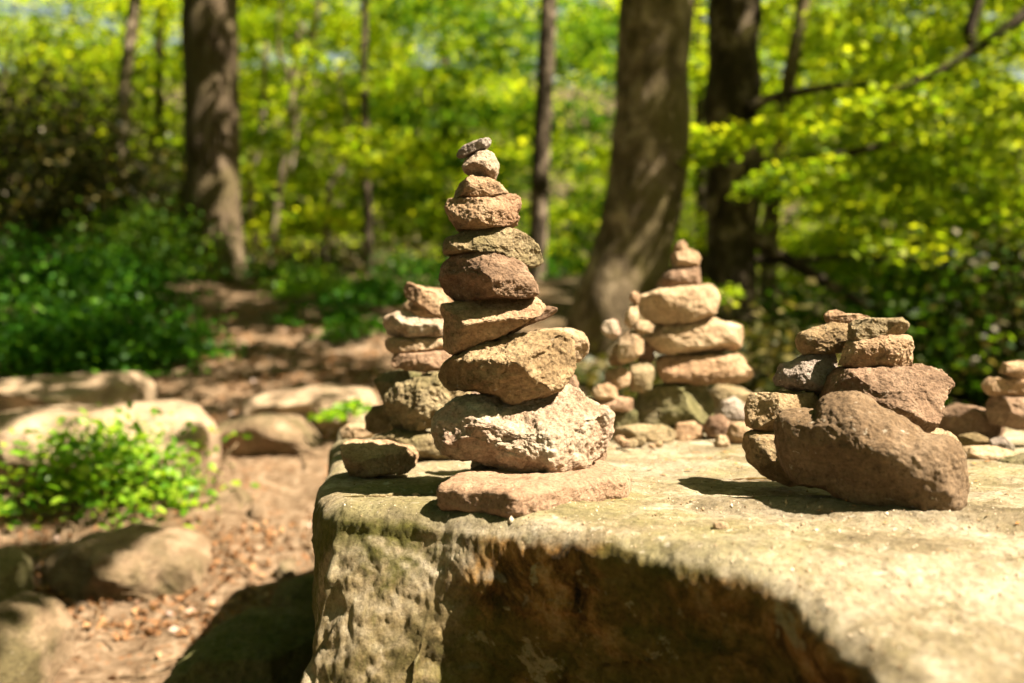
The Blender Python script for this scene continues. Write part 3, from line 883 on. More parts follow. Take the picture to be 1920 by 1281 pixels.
# --- loose crumbs on the boulder top
for px, py, s, mt, lb in [(1245, 898, 13, 'tan', "pinkish crumb of rock on the sunny boulder top"), (1480, 958, 15, 'pale', "white chip on the ledge left of the tilted boulder"),
                          (1352, 990, 16, 'pale', "pale crumb at the very rim of the boulder, over its dark front"), (1810, 978, 9, 'pale', "tiny white chip right of the tilted boulder's foot"),
                          (780, 930, 8, 'pale', "tiny pale crumb on the boulder left of the pink slab"), (1150, 846, 10, 'pale', "tiny pale crumb behind the pink slab, on the boulder")]:
    x, y = plan_at([(px, py)], TOPZ)[0]
    q = [(px + s * math.cos(a) * random.uniform(0.8, 1.2), py - s * 0.2 + s * 0.55 * math.sin(a) * random.uniform(0.8, 1.2)) for a in np.linspace(0, 2 * math.pi, 9)[:-1]]
    stone(lb, q, y, M[mt], name="rock_chip", cat="rock chip", group="loose chips on the boulder", level=4, depth=0.5 * s / FPX * y)

# --- rocks of the path on the left
G8 = "worn rocks set in the path"
def path_rock(label, out, mat, dy=0.0, sink=45, **kw):
    out = np.array(out, float)
    D = ground_hit(out[:, 0].mean(), out[:, 1].max() - 6) + dy
    kw.setdefault("rough", 0.9)
    mid = 0.5 * (out[:, 1].min() + out[:, 1].max())
    out[:, 1] += np.where(out[:, 1] > mid, sink, 0)
    stone(label, out, D, M[mat], name="path_rock", cat="rock", group=G8, **kw)

path_rock("broad pale ledge running in from the left edge behind the bright seedlings, striped by shade", [(-90, 880), (-90, 795), (0, 774), (80, 768), (170, 772), (250, 758), (330, 756), (380, 776), (405, 806), (390, 845), (250, 870), (60, 885)], 'ledge', level=7, depth=0.55, p=3.6, rough=0.42, facets=[(0, -0.35, 0.95, 0.62), (0.02, -1, 0.25, 0.8)])
path_rock("long flat pale outcrop at the foot of the dark green bushes", [(-90, 775), (-80, 724), (0, 714), (130, 704), (230, 699), (268, 720), (270, 745), (190, 766), (60, 782)], 'ledge', level=6, depth=0.5, p=3.6, rough=0.45, facets=[(0, -0.3, 0.95, 0.66)])
path_rock("low grey brown bedrock hump in the middle of the path", [(370, 812), (430, 788), (500, 776), (570, 780), (630, 802), (570, 815), (450, 820)], 'path', level=6, depth=0.5, rough=0.5)
path_rock("smooth sunlit bedrock step far up the path, beside the left stack", [(450, 752), (520, 732), (600, 724), (690, 734), (735, 764), (690, 780), (560, 774)], 'ledge', level=6, depth=0.6, rough=0.5)
path_rock("step rock with a lit top and dark front below the bright seedlings", [(100, 1050), (130, 1018), (220, 1000), (320, 1010), (385, 1040), (400, 1085), (330, 1112), (200, 1112), (130, 1090)], 'path', level=6, depth=0.26, p=4, sink=25, dy=0.15, facets=[(0.05, -0.28, 1, 0.72), (0, -1, -0.35, 0.72), (0.5, -1, -0.1, 0.8)])
path_rock("pinkish worn rock in the lower left corner of the picture", [(-60, 1250), (-50, 1160), (10, 1128), (70, 1142), (105, 1195), (100, 1240), (20, 1270)], 'path', level=6, depth=0.18, p=3.4)
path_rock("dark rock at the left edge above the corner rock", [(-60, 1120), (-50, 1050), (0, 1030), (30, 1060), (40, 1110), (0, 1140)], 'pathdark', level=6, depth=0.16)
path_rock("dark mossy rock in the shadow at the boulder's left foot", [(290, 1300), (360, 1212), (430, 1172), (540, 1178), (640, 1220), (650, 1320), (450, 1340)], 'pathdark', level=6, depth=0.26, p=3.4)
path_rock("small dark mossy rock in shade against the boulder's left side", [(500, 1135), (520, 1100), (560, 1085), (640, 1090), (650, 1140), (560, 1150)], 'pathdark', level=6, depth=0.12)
path_rock("flat sunlit stone on the path just right of the seedlings", [(385, 948), (410, 922), (460, 912), (480, 928), (470, 950), (420, 958)], 'path', level=5, depth=0.09)
path_rock("sunlit wedge of stone right beside the flat one on the path", [(465, 960), (475, 936), (500, 938), (514, 968), (505, 982), (475, 975)], 'path', level=5, depth=0.06)
path_rock("small pale stone on the path near the boulder's left side", [(515, 1066), (525, 1052), (550, 1050), (560, 1064), (540, 1074)], 'path', level=5, depth=0.05)


# ------------------------------------------------------------------ trunks and branches
def tube(path, radii, nseg=24, nring=60, wob=0.04, seed=0, flare=None):
    path = np.array(path, float); radii = np.array(radii, float)
    t = np.concatenate([[0], np.cumsum(np.linalg.norm(np.diff(path, axis=0), axis=1))]); t /= t[-1]
    tt = np.linspace(0, 1, nring)
    # smooth interpolation
    P = np.column_stack([np.interp(tt, t, path[:, k]) for k in range(3)])
    R = np.interp(tt, t, radii)
    for _ in range(max(1, nring // 14)):
        P[1:-1] = (P[:-2] + 2 * P[1:-1] + P[2:]) / 4
        R[1:-1] = (R[:-2] + 2 * R[1:-1] + R[2:]) / 4
    T = np.gradient(P, axis=0); T /= np.linalg.norm(T, axis=1)[:, None]
    ref = np.array([0.13, 1.0, 0.07]) if abs(T[:, 1]).mean() < 0.8 else np.array([0, 0.1, 1.0])
    A = np.cross(T, ref); A /= np.linalg.norm(A, axis=1)[:, None]
    B = np.cross(T, A)
    ang = np.linspace(0, 2 * math.pi, nseg, endpoint=False)
    ca, sa = np.cos(ang), np.sin(ang)
    dirs = A[:, None, :] * ca[None, :, None] + B[:, None, :] * sa[None, :, None]
    RR = np.repeat(R[:, None], nseg, 1)
    base = (P[:, None, :] + dirs * RR[..., None]).reshape(-1, 3)
    d = wob * fbm(base / R.mean() * 0.5 + seed * 3.1, 0.8, 3).reshape(nring, nseg)
    RR = RR * (1 + d * 2)
    if flare:
        lobes, amt, hgt = flare
        h = np.linalg.norm(P - P[0], axis=1)
        RR = RR * (1 + (amt * np.exp(-h / hgt))[:, None] * (0.55 + 0.45 * np.cos(lobes * ang + seed)[None, :]))
    V = (P[:, None, :] + dirs * RR[..., None]).reshape(-1, 3)
    idx = np.arange(nring * nseg).reshape(nring, nseg)
    j2 = (np.arange(nseg) + 1) % nseg
    F = np.stack([idx[:-1].ravel(), idx[:-1][:, j2].ravel(), idx[1:][:, j2].ravel(), idx[1:].ravel()], 1)
    # caps
    n0 = len(V)
    V = np.concatenate([V, P[:1], P[-1:]])
    c0 = np.stack([np.full(nseg, n0), np.full(nseg, n0), idx[0][j2], idx[0]], 1)
    c1 = np.stack([np.full(nseg, n0 + 1), np.full(nseg, n0 + 1), idx[-1], idx[-1][j2]], 1)
    tri = np.concatenate([np.stack([F[:, 0], F[:, 1], F[:, 2]], 1), np.stack([F[:, 0], F[:, 2], F[:, 3]], 1), c0[:, 1:], c1[:, 1:]])
    if np.cross(V[tri[0, 1]] - V[tri[0, 0]], V[tri[0, 2]] - V[tri[0, 0]]) @ (V[tri[0, 0]] - P[0]) < 0:
        tri = tri[:, ::-1]
    return V, tri


def merge(parts):
    Vs, Fs, n = [], [], 0
    for V, F in parts:
        Vs.append(V); Fs.append(F + n); n += len(V)
    return np.concatenate(Vs), np.concatenate(Fs)


def px_tube(pts, D, **kw):
    """pts: (px, py, width px[, extra depth])"""
    path, rad = [], []
    for q in pts:
        d = D + (q[3] if len(q) > 3 else 0)
        path.append(at(q[0], q[1], d)); rad.append(q[2] / 2 / FPX * d)
    return tube(path, rad, **kw)


# ------------------------------------------------------------------ leaves
def leaf_mesh(name, C, size, flat, rs, rich=False, droop=0.0):
    """one folded leaf per centre; flat: 1 = horizontal blades"""
    n = len(C)
    ang = rs.uniform(0, 2 * math.pi, n)
    up = np.column_stack([rs.normal(0, 1 - flat + 0.25, n), rs.normal(0, 1 - flat + 0.25, n), np.abs(rs.normal(0.9, 0.3, n))])
    up /= np.linalg.norm(up, axis=1)[:, None]
    h = np.column_stack([np.cos(ang), np.sin(ang), np.full(n, -droop)])
    u = h - up * (h * up).sum(1)[:, None]
    u /= np.linalg.norm(u, axis=1)[:, None]
    w = np.cross(up, u)
    L = (size * (rs.uniform(0.45, 1.45, n) if rich else rs.uniform(0.7, 1.3, n)))[:, None]
    if rich:
        o = [(-0.5, 0, 0), (-0.18, 0.26, 0.05), (0.2, 0.24, 0.05), (0.5, 0, -0.06), (0.2, -0.24, 0.05), (-0.18, -0.26, 0.05)]
        V = np.stack([C + u * L * a + w * L * b + up * L * c for a, b, c in o], 1).reshape(-1, 3)
        k = np.arange(n)[:, None] * 6
        F = np.concatenate([k + np.array([[0, 3, 2, 1]]), k + np.array([[0, 5, 4, 3]])])
    else:
        o = [(-0.5, 0, 0), (0, -0.32, 0.06), (0.5, 0, 0), (0, 0.32, 0.06)]
        V = np.stack([C + u * L * a + w * L * b + up * L * c for a, b, c in o], 1).reshape(-1, 3)
        k = np.arange(n)[:, None] * 4
        F = k + np.array([[0, 1, 2, 3]])
    return new_mesh(name, V, F, False)


def sprays(rs, box, n_spray, per, rad, thick=0.06, shape=None):
    """flat fans of leaves inside box = (x0,x1,y0,y1,z0,z1)"""
    x0, x1, y0, y1, z0, z1 = box
    out = []
    for _ in range(n_spray):
        c = np.array([rs.uniform(x0, x1), rs.uniform(y0, y1), rs.uniform(z0, z1)])
        if shape is not None and not shape(c):
            continue
        r = rad * rs.uniform(0.6, 1.3)
        a = rs.uniform(0, 2 * math.pi)
        k = int(per * rs.uniform(0.6, 1.4))
        rr = r * np.sqrt(rs.uniform(0, 1, k)); th = rs.uniform(0, 2 * math.pi, k)
        ex, ey = rr * np.cos(th), 0.6 * rr * np.sin(th)
        X = ex * math.cos(a) - ey * math.sin(a); Y = ex * math.sin(a) + ey * math.cos(a)
        tilt = rs.normal(0, 0.12, 2)
        Z = X * tilt[0] + Y * tilt[1] - 0.18 * rr ** 2 / r + rs.normal(0, thick, k)
        out.append(c + np.column_stack([X, Y, Z]))
    return np.concatenate(out) if out else np.zeros((0, 3))


def to_px(P):
    return CX + P[:, 0] / P[:, 1] * FPX, CY - (P[:, 2] - CAMZ) / P[:, 1] * FPX


def keep_sun(C, keep=0.0):
    """leave out leaves that would shade the boulder top (the clearing is open to the sun)"""
    t = (C[:, 2] - 0.9) / SUN.z
    G = C - np.array(SUN)[None] * t[:, None]
    hit = (G[:, 0] > -0.75) & (G[:, 0] < 1.9) & (G[:, 1] > 0.3) & (G[:, 1] < 3.4) & (C[:, 2] > 1.0)
    return C[~hit]


def tree(name, label, pieces, barkmat, leaves=None, leafmat=None, leafsize=0.08, flat=0.7, group=None, seed=1, cat="tree", branches=None, extra=None):
    V, F = pieces
    base = V[np.argsort(V[:, 2])[:40]].mean(0)
    r = tag(empty(name, base), label, cat, group)
    link("trunk", new_mesh("trunk", V - base, F), barkmat, r)
    if branches:
        for b in branches:
            link("branch", new_mesh("branch", b[0] - base, b[1]), barkmat, r)
    if leaves is not None and len(leaves):
        rs = np.random.default_rng(seed)
        link("crown", leaf_mesh("crown", leaves - base, leafsize, flat, rs), leafmat, r)
    return r


def wbox(x0, x1, y0, y1, D0, D1):
    """world box covering a pixel window between two distances"""
    xa, xb = (x0 - CX) / FPX * D1, (x1 - CX) / FPX * D1
    dm = (D0 + D1) / 2
    xa, xb = (x0 - CX) / FPX * dm, (x1 - CX) / FPX * dm
    return (xa, xb, D0, D1, CAMZ - (y1 - CY) / FPX * dm, CAMZ - (y0 - CY) / FPX * dm)


RS = np.random.default_rng(21)
# overhead crown of the big beech: throws the dappled shade on the path
def overhead():
    out = []
    for tx0, tx1, ty0, ty1, n, per, rad, zlo, zhi in [
        (-2.6, -0.75, 4.2, 8.5, 88, 44, 0.30, 3.6, 5.6),     # path and its bushes
        (-4.2, -2.1, 5.0, 9.5, 62, 60, 0.40, 3.8, 6.0),      # bushes on the far left
        (-2.1, -0.75, 1.9, 3.2, 130, 26, 0.16, 3.4, 4.8),       # lower left ground
    ]:
        for _ in range(n):
            g = np.array([RS.uniform(tx0, tx1), RS.uniform(ty0, ty1), 0.6])
            c = g + np.array(SUN) * ((RS.uniform(zlo, zhi) - 0.6) / SUN.z)
            k = int(per * RS.uniform(0.5, 1.5))
            rr = rad * RS.uniform(0.5, 1.3) * np.sqrt(RS.uniform(0, 1, k)); th = RS.uniform(0, 2 * math.pi, k)
            out.append(c + np.column_stack([rr * np.cos(th), rr * np.sin(th), RS.normal(0, 0.05, k)]))
    # dapples on the three big trunks
    for tx, ty, z0, z1, w, n in ((0.86, 5.9, 0.8, 3.2, 0.28, 24), (1.5, 6.9, 0.6, 3.4, 0.26, 26), (-2.7, 8.8, 1.2, 4.2, 0.32, 9)):
        for _ in range(n):
            g = np.array([tx + RS.uniform(-w, w), ty, RS.uniform(z0, z1)])
            c = g + np.array(SUN) * RS.uniform(2.0, 5.5)
            k = int(34 * RS.uniform(0.5, 1.5))
            rr = 0.20 * RS.uniform(0.5, 1.3) * np.sqrt(RS.uniform(0, 1, k)); th = RS.uniform(0, 2 * math.pi, k)
            out.append(c + np.column_stack([rr * np.cos(th), rr * np.sin(th), RS.normal(0, 0.09, k)]))
    C = np.concatenate(out)
    px, py = to_px(C)
    G = C - np.array(SUN)[None] * ((C[:, 2] - 0.45) / SUN.z)[:, None]
    C = C[((G[:, 0] + 1.40) / 0.50) ** 2 + ((G[:, 1] - 3.5) / 0.38) ** 2 > 1]
    px, py = to_px(C)
    vis = (px > -150) & (px < 2070) & (py > -120) & (C[:, 1] > 0)
    return keep_sun(C[~vis])


TREES = "slender trees of the wood behind"
# oak by the path
tree("oak_tree", "thick straight brown trunk with ridged bark standing by the path on the left",
     px_tube([(412, 560, 128), (405, 520, 116), (400, 470, 106), (398, 380, 103), (396, 250, 101), (393, 100, 101), (392, -60, 100), (390, -500, 90), (385, -1100, 70)], 9.0, nseg=48, nring=130, wob=0.05, seed=2, flare=(5, 0.35, 0.16)),
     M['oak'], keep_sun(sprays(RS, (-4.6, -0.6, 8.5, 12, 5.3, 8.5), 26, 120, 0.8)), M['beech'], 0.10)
# big leaning beech
tree("beech_tree", "broad grey beech trunk, swollen and curved at its foot, right of the tallest stack",
     px_tube([(1135, 760, 170), (1140, 720, 160), (1142, 660, 160), (1144, 600, 164), (1170, 520, 154), (1200, 430, 148), (1216, 330, 142), (1224, 220, 140), (1228, 100, 138), (1233, 0, 136), (1240, -150, 132), (1255, -600, 118), (1270, -1200, 80)], 6.0, nseg=48, nring=130, wob=0.05, seed=5, flare=(4, 0.25, 0.18)),
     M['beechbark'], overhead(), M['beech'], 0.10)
# forked dark beech with burls and low dead branches
fork = px_tube([(1375, 800, 110), (1372, 700, 96), (1370, 600, 88), (1370, 500, 88), (1372, 400, 90), (1376, 320, 104), (1374, 240, 96), (1374, 100, 98), (1378, 0, 102), (1384, -150, 96), (1390, -600, 85), (1400, -1100, 60)], 7.0, nseg=40, nring=130, wob=0.09, seed=8)
tree("forked_beech_tree", "darker trunk with bumpy burls and dead low branches, right of the broad beech",
     fork, M['beechdark'],
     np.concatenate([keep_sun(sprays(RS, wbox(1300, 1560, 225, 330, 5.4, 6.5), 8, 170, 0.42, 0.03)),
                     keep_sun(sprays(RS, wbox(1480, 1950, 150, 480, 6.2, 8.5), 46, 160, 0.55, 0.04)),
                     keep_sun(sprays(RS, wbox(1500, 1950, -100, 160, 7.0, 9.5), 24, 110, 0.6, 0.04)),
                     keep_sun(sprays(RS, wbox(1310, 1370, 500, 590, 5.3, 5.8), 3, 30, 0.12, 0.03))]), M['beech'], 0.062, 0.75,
     branches=[px_tube([(1405, 440, 34), (1440, 465, 26), (1490, 495, 22), (1550, 530, 20), (1600, 560, 15), (1650, 580, 9)], 6.9, nseg=10, nring=30, wob=0.08),
               px_tube([(1400, 205, 30), (1440, 185, 20), (1540, 165, 14), (1640, 155, 8)], 6.8, nseg=10, nring=30, wob=0.08),
               px_tube([(1400, 486, 22), (1480, 488, 12), (1600, 482, 11), (1740, 490, 7)], 7.1, nseg=10, nring=30, wob=0.08),
               px_tube([(1400, 330, 60), (1430, 320, 52), (1448, 318, 40), (1462, 320, 18)], 6.85, nseg=16, nring=24, wob=0.15),
               px_tube([(1430, 320, 30), (1500, 300, 22), (1580, 290, 16), (1690, 265, 8)], 6.9, nseg=10, nring=30, wob=0.08)])
# leaning tree whose limb enters at the upper right
tree("leaning_beech_tree", "tree beyond the right edge, its thick bare limb slanting in at the upper right",
     tube([at(2150, 1150, 6.6) * [1, 1, 0] + [0, 0, -0.3], at(2120, 560, 6.6), at(2080, 0, 6.6), at(2060, -500, 6.6), at(2040, -1000, 6.6)], [0.26, 0.22, 0.19, 0.15, 0.10], nseg=24, nring=50, seed=4), M['darkbark'],
     keep_sun(sprays(RS, wbox(1620, 2300, -150, 620, 7.2, 10.0), 70, 120, 0.6, 0.05)), M['beech'], 0.08, 0.7,
     branches=[px_tube([(2090, -80, 40), (1990, -20, 30), (1900, 42, 22), (1830, 92, 18), (1770, 128, 16), (1715, 156, 11), (1660, 172, 6)], 6.5, nseg=12, nring=40, wob=0.07),
               px_tube([(1830, 100, 20), (1790, 120, 16), (1820, 40, 12), (1850, -60, 10)][0:1] + [(1815, 60, 22), (1835, 0, 20), (1870, -120, 16)], 6.6, nseg=12, nring=24, wob=0.07)])


def thin_tree(name, label, pts, D, bark, crown=None, mat='beech', leafsize=0.09, group=None, seed=3, branches=None, nseg=14, wob=0.08, flat=0.7):
    leaves = None
    if crown:
        leaves = keep_sun(np.concatenate([sprays(RS, wbox(*c[0]), c[1], c[2], c[3], 0.05) for c in crown]))
    return tree(name, label, px_tube(pts, D, nseg=nseg, nring=60, wob=wob, seed=seed), M[bark], leaves, M[mat], leafsize, flat, group, seed, branches=branches)


thin_tree("young_beech_tree", "slim dark trunk with sunlit patches rising just right of the tallest stack",
          [(1004, 690, 44), (1006, 560, 36), (1010, 400, 34), (1016, 250, 34), (1024, 100, 32), (1030, -50, 30), (1040, -500, 22)], 10.0, 'beechdark',
          [((760, 1180, -120, 300, 10.6, 13.5), 60, 150, 0.75), ((740, 1150, 300, 560, 10.8, 13), 34, 140, 0.7)], 'beech2', 0.09)
thin_tree("sapling", "thin dark upright stem midway between the oak and the tallest stack",
          [(690, 600, 20), (692, 500, 18), (690, 380, 17), (684, 250, 15), (682, 120, 13), (686, -60, 12)], 11.0, 'darkbark',
          [((560, 860, -80, 330, 12, 14.5), 44, 140, 0.7), ((500, 800, 330, 470, 11.8, 14), 26, 130, 0.6)], group=TREES)
thin_tree("birch_tree", "pale slanting birch stem in the upper left between the dark shrubs and the oak",
          [(215, 600, 26), (225, 400, 24), (232, 180, 24), (246, 60, 24), (262, -60, 22), (290, -300, 16)], 11.5, 'palebark',
          [((60, 340, -120, 260, 12.5, 15), 44, 140, 0.7)])
thin_tree("sapling", "slim pale leaning stem just right of the oak, dark at its foot",
          [(506, 560, 14), (512, 450, 13), (522, 370, 13), (536, 280, 13), (545, 210, 11), (560, 60, 9)], 10.5, 'palebark',
          [((430, 720, -100, 250, 12.2, 14.5), 50, 140, 0.7), ((450, 660, 250, 440, 12, 14), 30, 130, 0.6)], group=TREES)
thin_tree("sapling", "crooked pale stem close to the oak's right side",
          [(485, 470, 12), (468, 400, 11), (472, 330, 11), (490, 240, 11), (494, 190, 9), (500, 80, 7)], 10.2, 'palebark', [((420, 740, 60, 420, 9.3, 10.0), 15, 90, 0.42)], group=TREES)
thin_tree("sapling", "forked pale stem with a bright elbow left of the tallest stack",
          [(610, 560, 11), (612, 420, 10), (618, 340, 10), (640, 320, 10), (655, 280, 9), (650, 200, 7), (620, 130, 6), (560, 40, 5)], 11.5, 'palebark', group=TREES,
          branches=[px_tube([(560, 170, 9), (525, 110, 8), (520, 60, 7), (530, -30, 5)], 11.5, nseg=8, nring=20),
                    px_tube([(560, 170, 12), (580, 100, 10), (595, 30, 8), (600, -40, 7)], 11.5, nseg=8, nring=20),
                    px_tube([(545, 330, 7), (555, 250, 8), (560, 170, 9)], 11.5, nseg=8, nring=20)])
thin_tree("dark_stem_tree", "dark stem with a sunlit strip close behind the burled trunk",
          [(1442, 780, 40), (1440, 650, 36), (1440, 520, 34), (1446, 400, 32), (1456, 330, 30), (1470, 200, 28), (1490, 100, 26), (1520, -80, 22)], 8.6, 'beechbark',
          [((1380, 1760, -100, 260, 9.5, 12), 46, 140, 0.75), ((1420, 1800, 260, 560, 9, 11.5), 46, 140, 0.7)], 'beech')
thin_tree("distant_trunk_tree", "far pale trunk in the upper right among bright leaves",
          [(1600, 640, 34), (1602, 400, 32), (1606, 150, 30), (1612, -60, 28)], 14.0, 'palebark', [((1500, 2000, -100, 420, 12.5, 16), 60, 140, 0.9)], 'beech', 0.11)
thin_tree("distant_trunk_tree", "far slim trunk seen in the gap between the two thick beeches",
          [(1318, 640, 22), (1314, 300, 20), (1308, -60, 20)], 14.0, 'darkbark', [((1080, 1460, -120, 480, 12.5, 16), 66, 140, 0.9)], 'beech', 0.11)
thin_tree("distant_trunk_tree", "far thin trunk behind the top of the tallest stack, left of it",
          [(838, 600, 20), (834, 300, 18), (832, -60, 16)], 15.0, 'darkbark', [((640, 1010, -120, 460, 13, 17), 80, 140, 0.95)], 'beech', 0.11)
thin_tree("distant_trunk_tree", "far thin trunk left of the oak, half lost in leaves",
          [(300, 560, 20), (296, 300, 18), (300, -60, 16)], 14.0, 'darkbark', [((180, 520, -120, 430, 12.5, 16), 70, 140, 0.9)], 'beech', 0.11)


# ------------------------------------------------------------------ shrubs
def shrub(name, label, c, rx, ry, rz, n, mat, leafsize, group=None, seed=1, flat=0.35, rich=False, stems=5, clump=0.25, cat="shrub"):
    """bush on the ground at c: leaves gathered in clumps through a rounded volume, on thin stems"""
    rs = np.random.default_rng(seed)
    c = np.array(c, float)
    r = tag(empty(name, c), label, cat, group)
    nc = max(6, n // 45)
    cl = rs.normal(size=(nc, 3)); cl /= np.linalg.norm(cl, axis=1)[:, None]
    cl *= (rs.uniform(0.25, 1, nc) ** 0.5)[:, None]
    cl[:, 2] = np.abs(cl[:, 2])
    cc = cl * [rx, ry, rz]
    pick = rs.integers(0, nc, n)
    spread = clump * min(rx, max(rz, 0.12))
    P = cc[pick] + rs.normal(0, 1, (n, 3)) * [spread * 1.25, spread * 1.25, spread * 0.65]
    P[:, 2] = np.maximum(P[:, 2], 0.01)
    P = keep_sun(P + c) - c
    link("foliage", leaf_mesh("foliage", P, leafsize, flat, rs, rich, 0.2), M[mat], r)
    parts = []
    for k in range(stems):
        e = cc[rs.integers(0, nc)]
        parts.append(tube([np.array([e[0] * 0.15, e[1] * 0.15, -0.05]), e * [0.5, 0.5, 0.55], e], [0.012 + 0.006 * rz, 0.009, 0.004], nseg=6, nring=8, wob=0.05, seed=k))
    V, F = merge(parts)
    link("stems", new_mesh("stems", V, F), M['twig'], r)
    return r


def gpt(px, D, dz=0.0):
    x = (px - CX) / FPX * D
    return (x, D, float(ground_z(x, D)) + dz)


def seat(px, py, D):
    p = at(px, py, D)
    return tuple(p)


GB = "dark green bilberry bushes left of the path"
for k, (px, py, D, w, h, lb) in enumerate([
    (60, 712, 5.6, 0.52, 0.36, "dark green bush behind the flat pale outcrop at the left edge"),
    (250, 700, 5.7, 0.42, 0.34, "dark green bush at the right end of the row behind the flat outcrop"),
    (150, 700, 5.9, 0.42, 0.40, "dark green bush in the middle of the row behind the flat outcrop"),
    (60, 592, 7.0, 0.75, 0.50, "broad mid green bush on the bank at the left edge, above a dark gap"),
    (200, 575, 7.4, 0.55, 0.42, "green bush on the bank between the left edge and the oak"),
    (320, 668, 6.4, 0.28, 0.20, "small green bush spilling onto the path from the left"),
    (290, 520, 8.6, 0.60, 0.55, "yellowish green bush close left of the oak's foot"),
]):
    shrub("bilberry_bush", lb, seat(px, py, D), w, 0.4, h, 4300 if k != 5 else 1300, 'bilberry' if k != 6 else 'beech2', 0.045, GB, seed=40 + k, stems=5, clump=0.3)
GV = "low green plants right of the path"
for k, (px, py, D, w, h, lb) in enumerate([
    (520, 545, 8.8, 0.45, 0.28, "bright low plant on the bank just right of the oak"),
    (620, 560, 8.0, 0.55, 0.24, "bright yellow green plant cushion on the bank right of the path"),
    (690, 575, 7.4, 0.35, 0.22, "green plant cushion next to the left stack's top"),
    (600, 612, 7.0, 0.40, 0.16, "dull green plant low along the right side of the path"),
    (680, 640, 6.4, 0.32, 0.15, "green plant at the path's right side, behind the left stack"),
    (660, 785, 4.2, 0.10, 0.06, "small green tuft at the boulder's back left corner"),
    (780, 540, 8.5, 0.50, 0.30, "dark green plant behind the left stack's top"),
]):
    shrub("bank_plant", lb, seat(px, py, D), w, 0.35, h, (1300, 1700, 1000, 800, 700, 160, 1300)[k], ('beech2', 'seedling', 'bilberry', 'bilberry', 'bilberry', 'seedling', 'bilberry')[k], 0.045, GV, seed=60 + k, stems=3)
GH = "dark glossy shrubs on the left bank"
for k, (px, py, D, w, h, lb) in enumerate([
    (40, 560, 9.5, 1.25, 2.4, "tall dark glossy shrub at the left edge of the picture"),
    (180, 540, 10.2, 1.0, 1.7, "dark glossy shrub next to the left edge one, below the birch"),
    (300, 520, 10.6, 0.7, 1.1, "lower dark glossy shrub directly left of the oak"),
]):
    shrub("holly_shrub", lb, seat(px, py, D), w, 0.9, h, (17000, 12000, 6000)[k], 'holly', 0.062, GH, seed=80 + k, flat=0.2, stems=6, clump=0.28)
GU = "dark undergrowth on the right"
for k, (px, py, D, w, h, mt, lb) in enumerate([
    (1560, 760, 7.8, 0.9, 0.9, 'beech2', "dark leafy shrub behind the right front stack"),
    (1760, 760, 7.2, 0.9, 1.05, 'beech2', "leafy shrub right of the right front stack's top"),
    (1930, 770, 7.0, 0.8, 1.3, 'holly', "glossy dark shrub at the right edge of the picture"),
    (1460, 720, 9.8, 0.9, 0.8, 'holly', "dark shrub low between the burled trunk and the right stack"),
    (1830, 720, 9.5, 1.4, 1.6, 'bilberry', "taller dark green shrub farther back at the right"),
    (1020, 640, 10.5, 1.0, 0.8, 'bilberry', "dark green shrub low behind the middle of the tallest stack"),
    (1130, 770, 5.3, 0.35, 0.22, 'holly', "low dark plants at the foot of the broad beech, behind the pebble stack"),
    (1420, 800, 5.6, 0.6, 0.62, 'holly', "dark green shrub directly behind the rear stack's right side"),
    (1290, 780, 5.8, 0.6, 0.45, 'holly', "dark green shrub directly behind the rear stack"),
    (960, 760, 6.5, 0.7, 0.35, 'holly', "low dark green plants behind the lower part of the tallest stack"),
    (800, 570, 11.5, 1.2, 0.6, 'holly', "dark shrub low behind the tallest stack's left side"),
    (580, 530, 11.8, 0.9, 0.5, 'holly', "dark shrub on the far bank right of the oak"),
]):
    shrub("undergrowth_shrub", lb, seat(px, py, D), w, 0.7, h, (3600, 4200, 4600, 3000, 6500, 3200, 1400, 3000, 2600, 2600, 3000, 2200)[k], mt, 0.07, GU, seed=100 + k, flat=0.5, stems=5, clump=0.28)

# bright seedlings in front of the pale outcrop
x0 = gpt(210, 3.5)
shrub("beech_seedling_bush", "bright yellow green clump of seedlings beside the path in the lower left", (at(215, 968, 3.5)), 0.29, 0.18, 0.32, 2300, 'seedling', 0.036, seed=131, rich=True, stems=16, clump=0.26, flat=0.5)
shrub("beech_seedling_bush", "small bright seedling at the right foot of the seedling clump", (at(365, 985, 3.4)), 0.075, 0.06, 0.075, 110, 'seedling', 0.03, seed=133, rich=True, stems=4, flat=0.5)
shrub("beech_seedling_bush", "bright leaves cut off by the left edge, level with the seedling clump", (at(-5, 970, 3.3)), 0.06, 0.06, 0.06, 50, 'seedling', 0.036, seed=134, rich=True, stems=3, flat=0.5)
shrub("beech_seedling_bush", "single yellowish sprig standing up at the right end of the seedling clump", (at(355, 845, 3.75)), 0.05, 0.03, 0.09, 26, 'beech', 0.045, seed=135, rich=True, stems=3, flat=0.4)
V, F = merge([px_tube([(395, 930, 5), (412, 880, 5), (428, 850, 4), (445, 832, 3)], 3.5, nseg=6, nring=12), px_tube([(412, 880, 4), (420, 850, 3), (440, 838, 2)], 3.48, nseg=6, nring=10)])
b0 = at(395, 930, 3.5)
tag(link("dead_twig", new_mesh("dead_twig", V - b0, F), M['twig'], loc=b0), "bare forked dry twig standing at the right end of the seedling clump", "twig")

# ------------------------------------------------------------------ litter, far wood
n = 30000
lx = RS.uniform(-3.2, 0.2, n); ly = RS.uniform(1.9, 7.5, n)
P3 = np.column_stack([lx, ly, np.zeros(n)])
dens = fbm(P3, 1.6, 3) + 0.15 * RS.normal(size=n)
P3 = P3[dens > 0.12]
P3[:, 2] = ground_z(P3[:, 0], P3[:, 1]) + 0.05 * fbm(P3 * [1, 1, 0], 1.3, 4) + 0.022 * fbm(P3 * [1, 1, 0] + 5, 5, 4) + 0.014
tag(link("leaf_litter", leaf_mesh("leaf_litter", P3, 0.026, 0.6, RS), M['litter']), "scattered orange brown dry beech leaves littering the path", "leaf litter", kind="stuff")

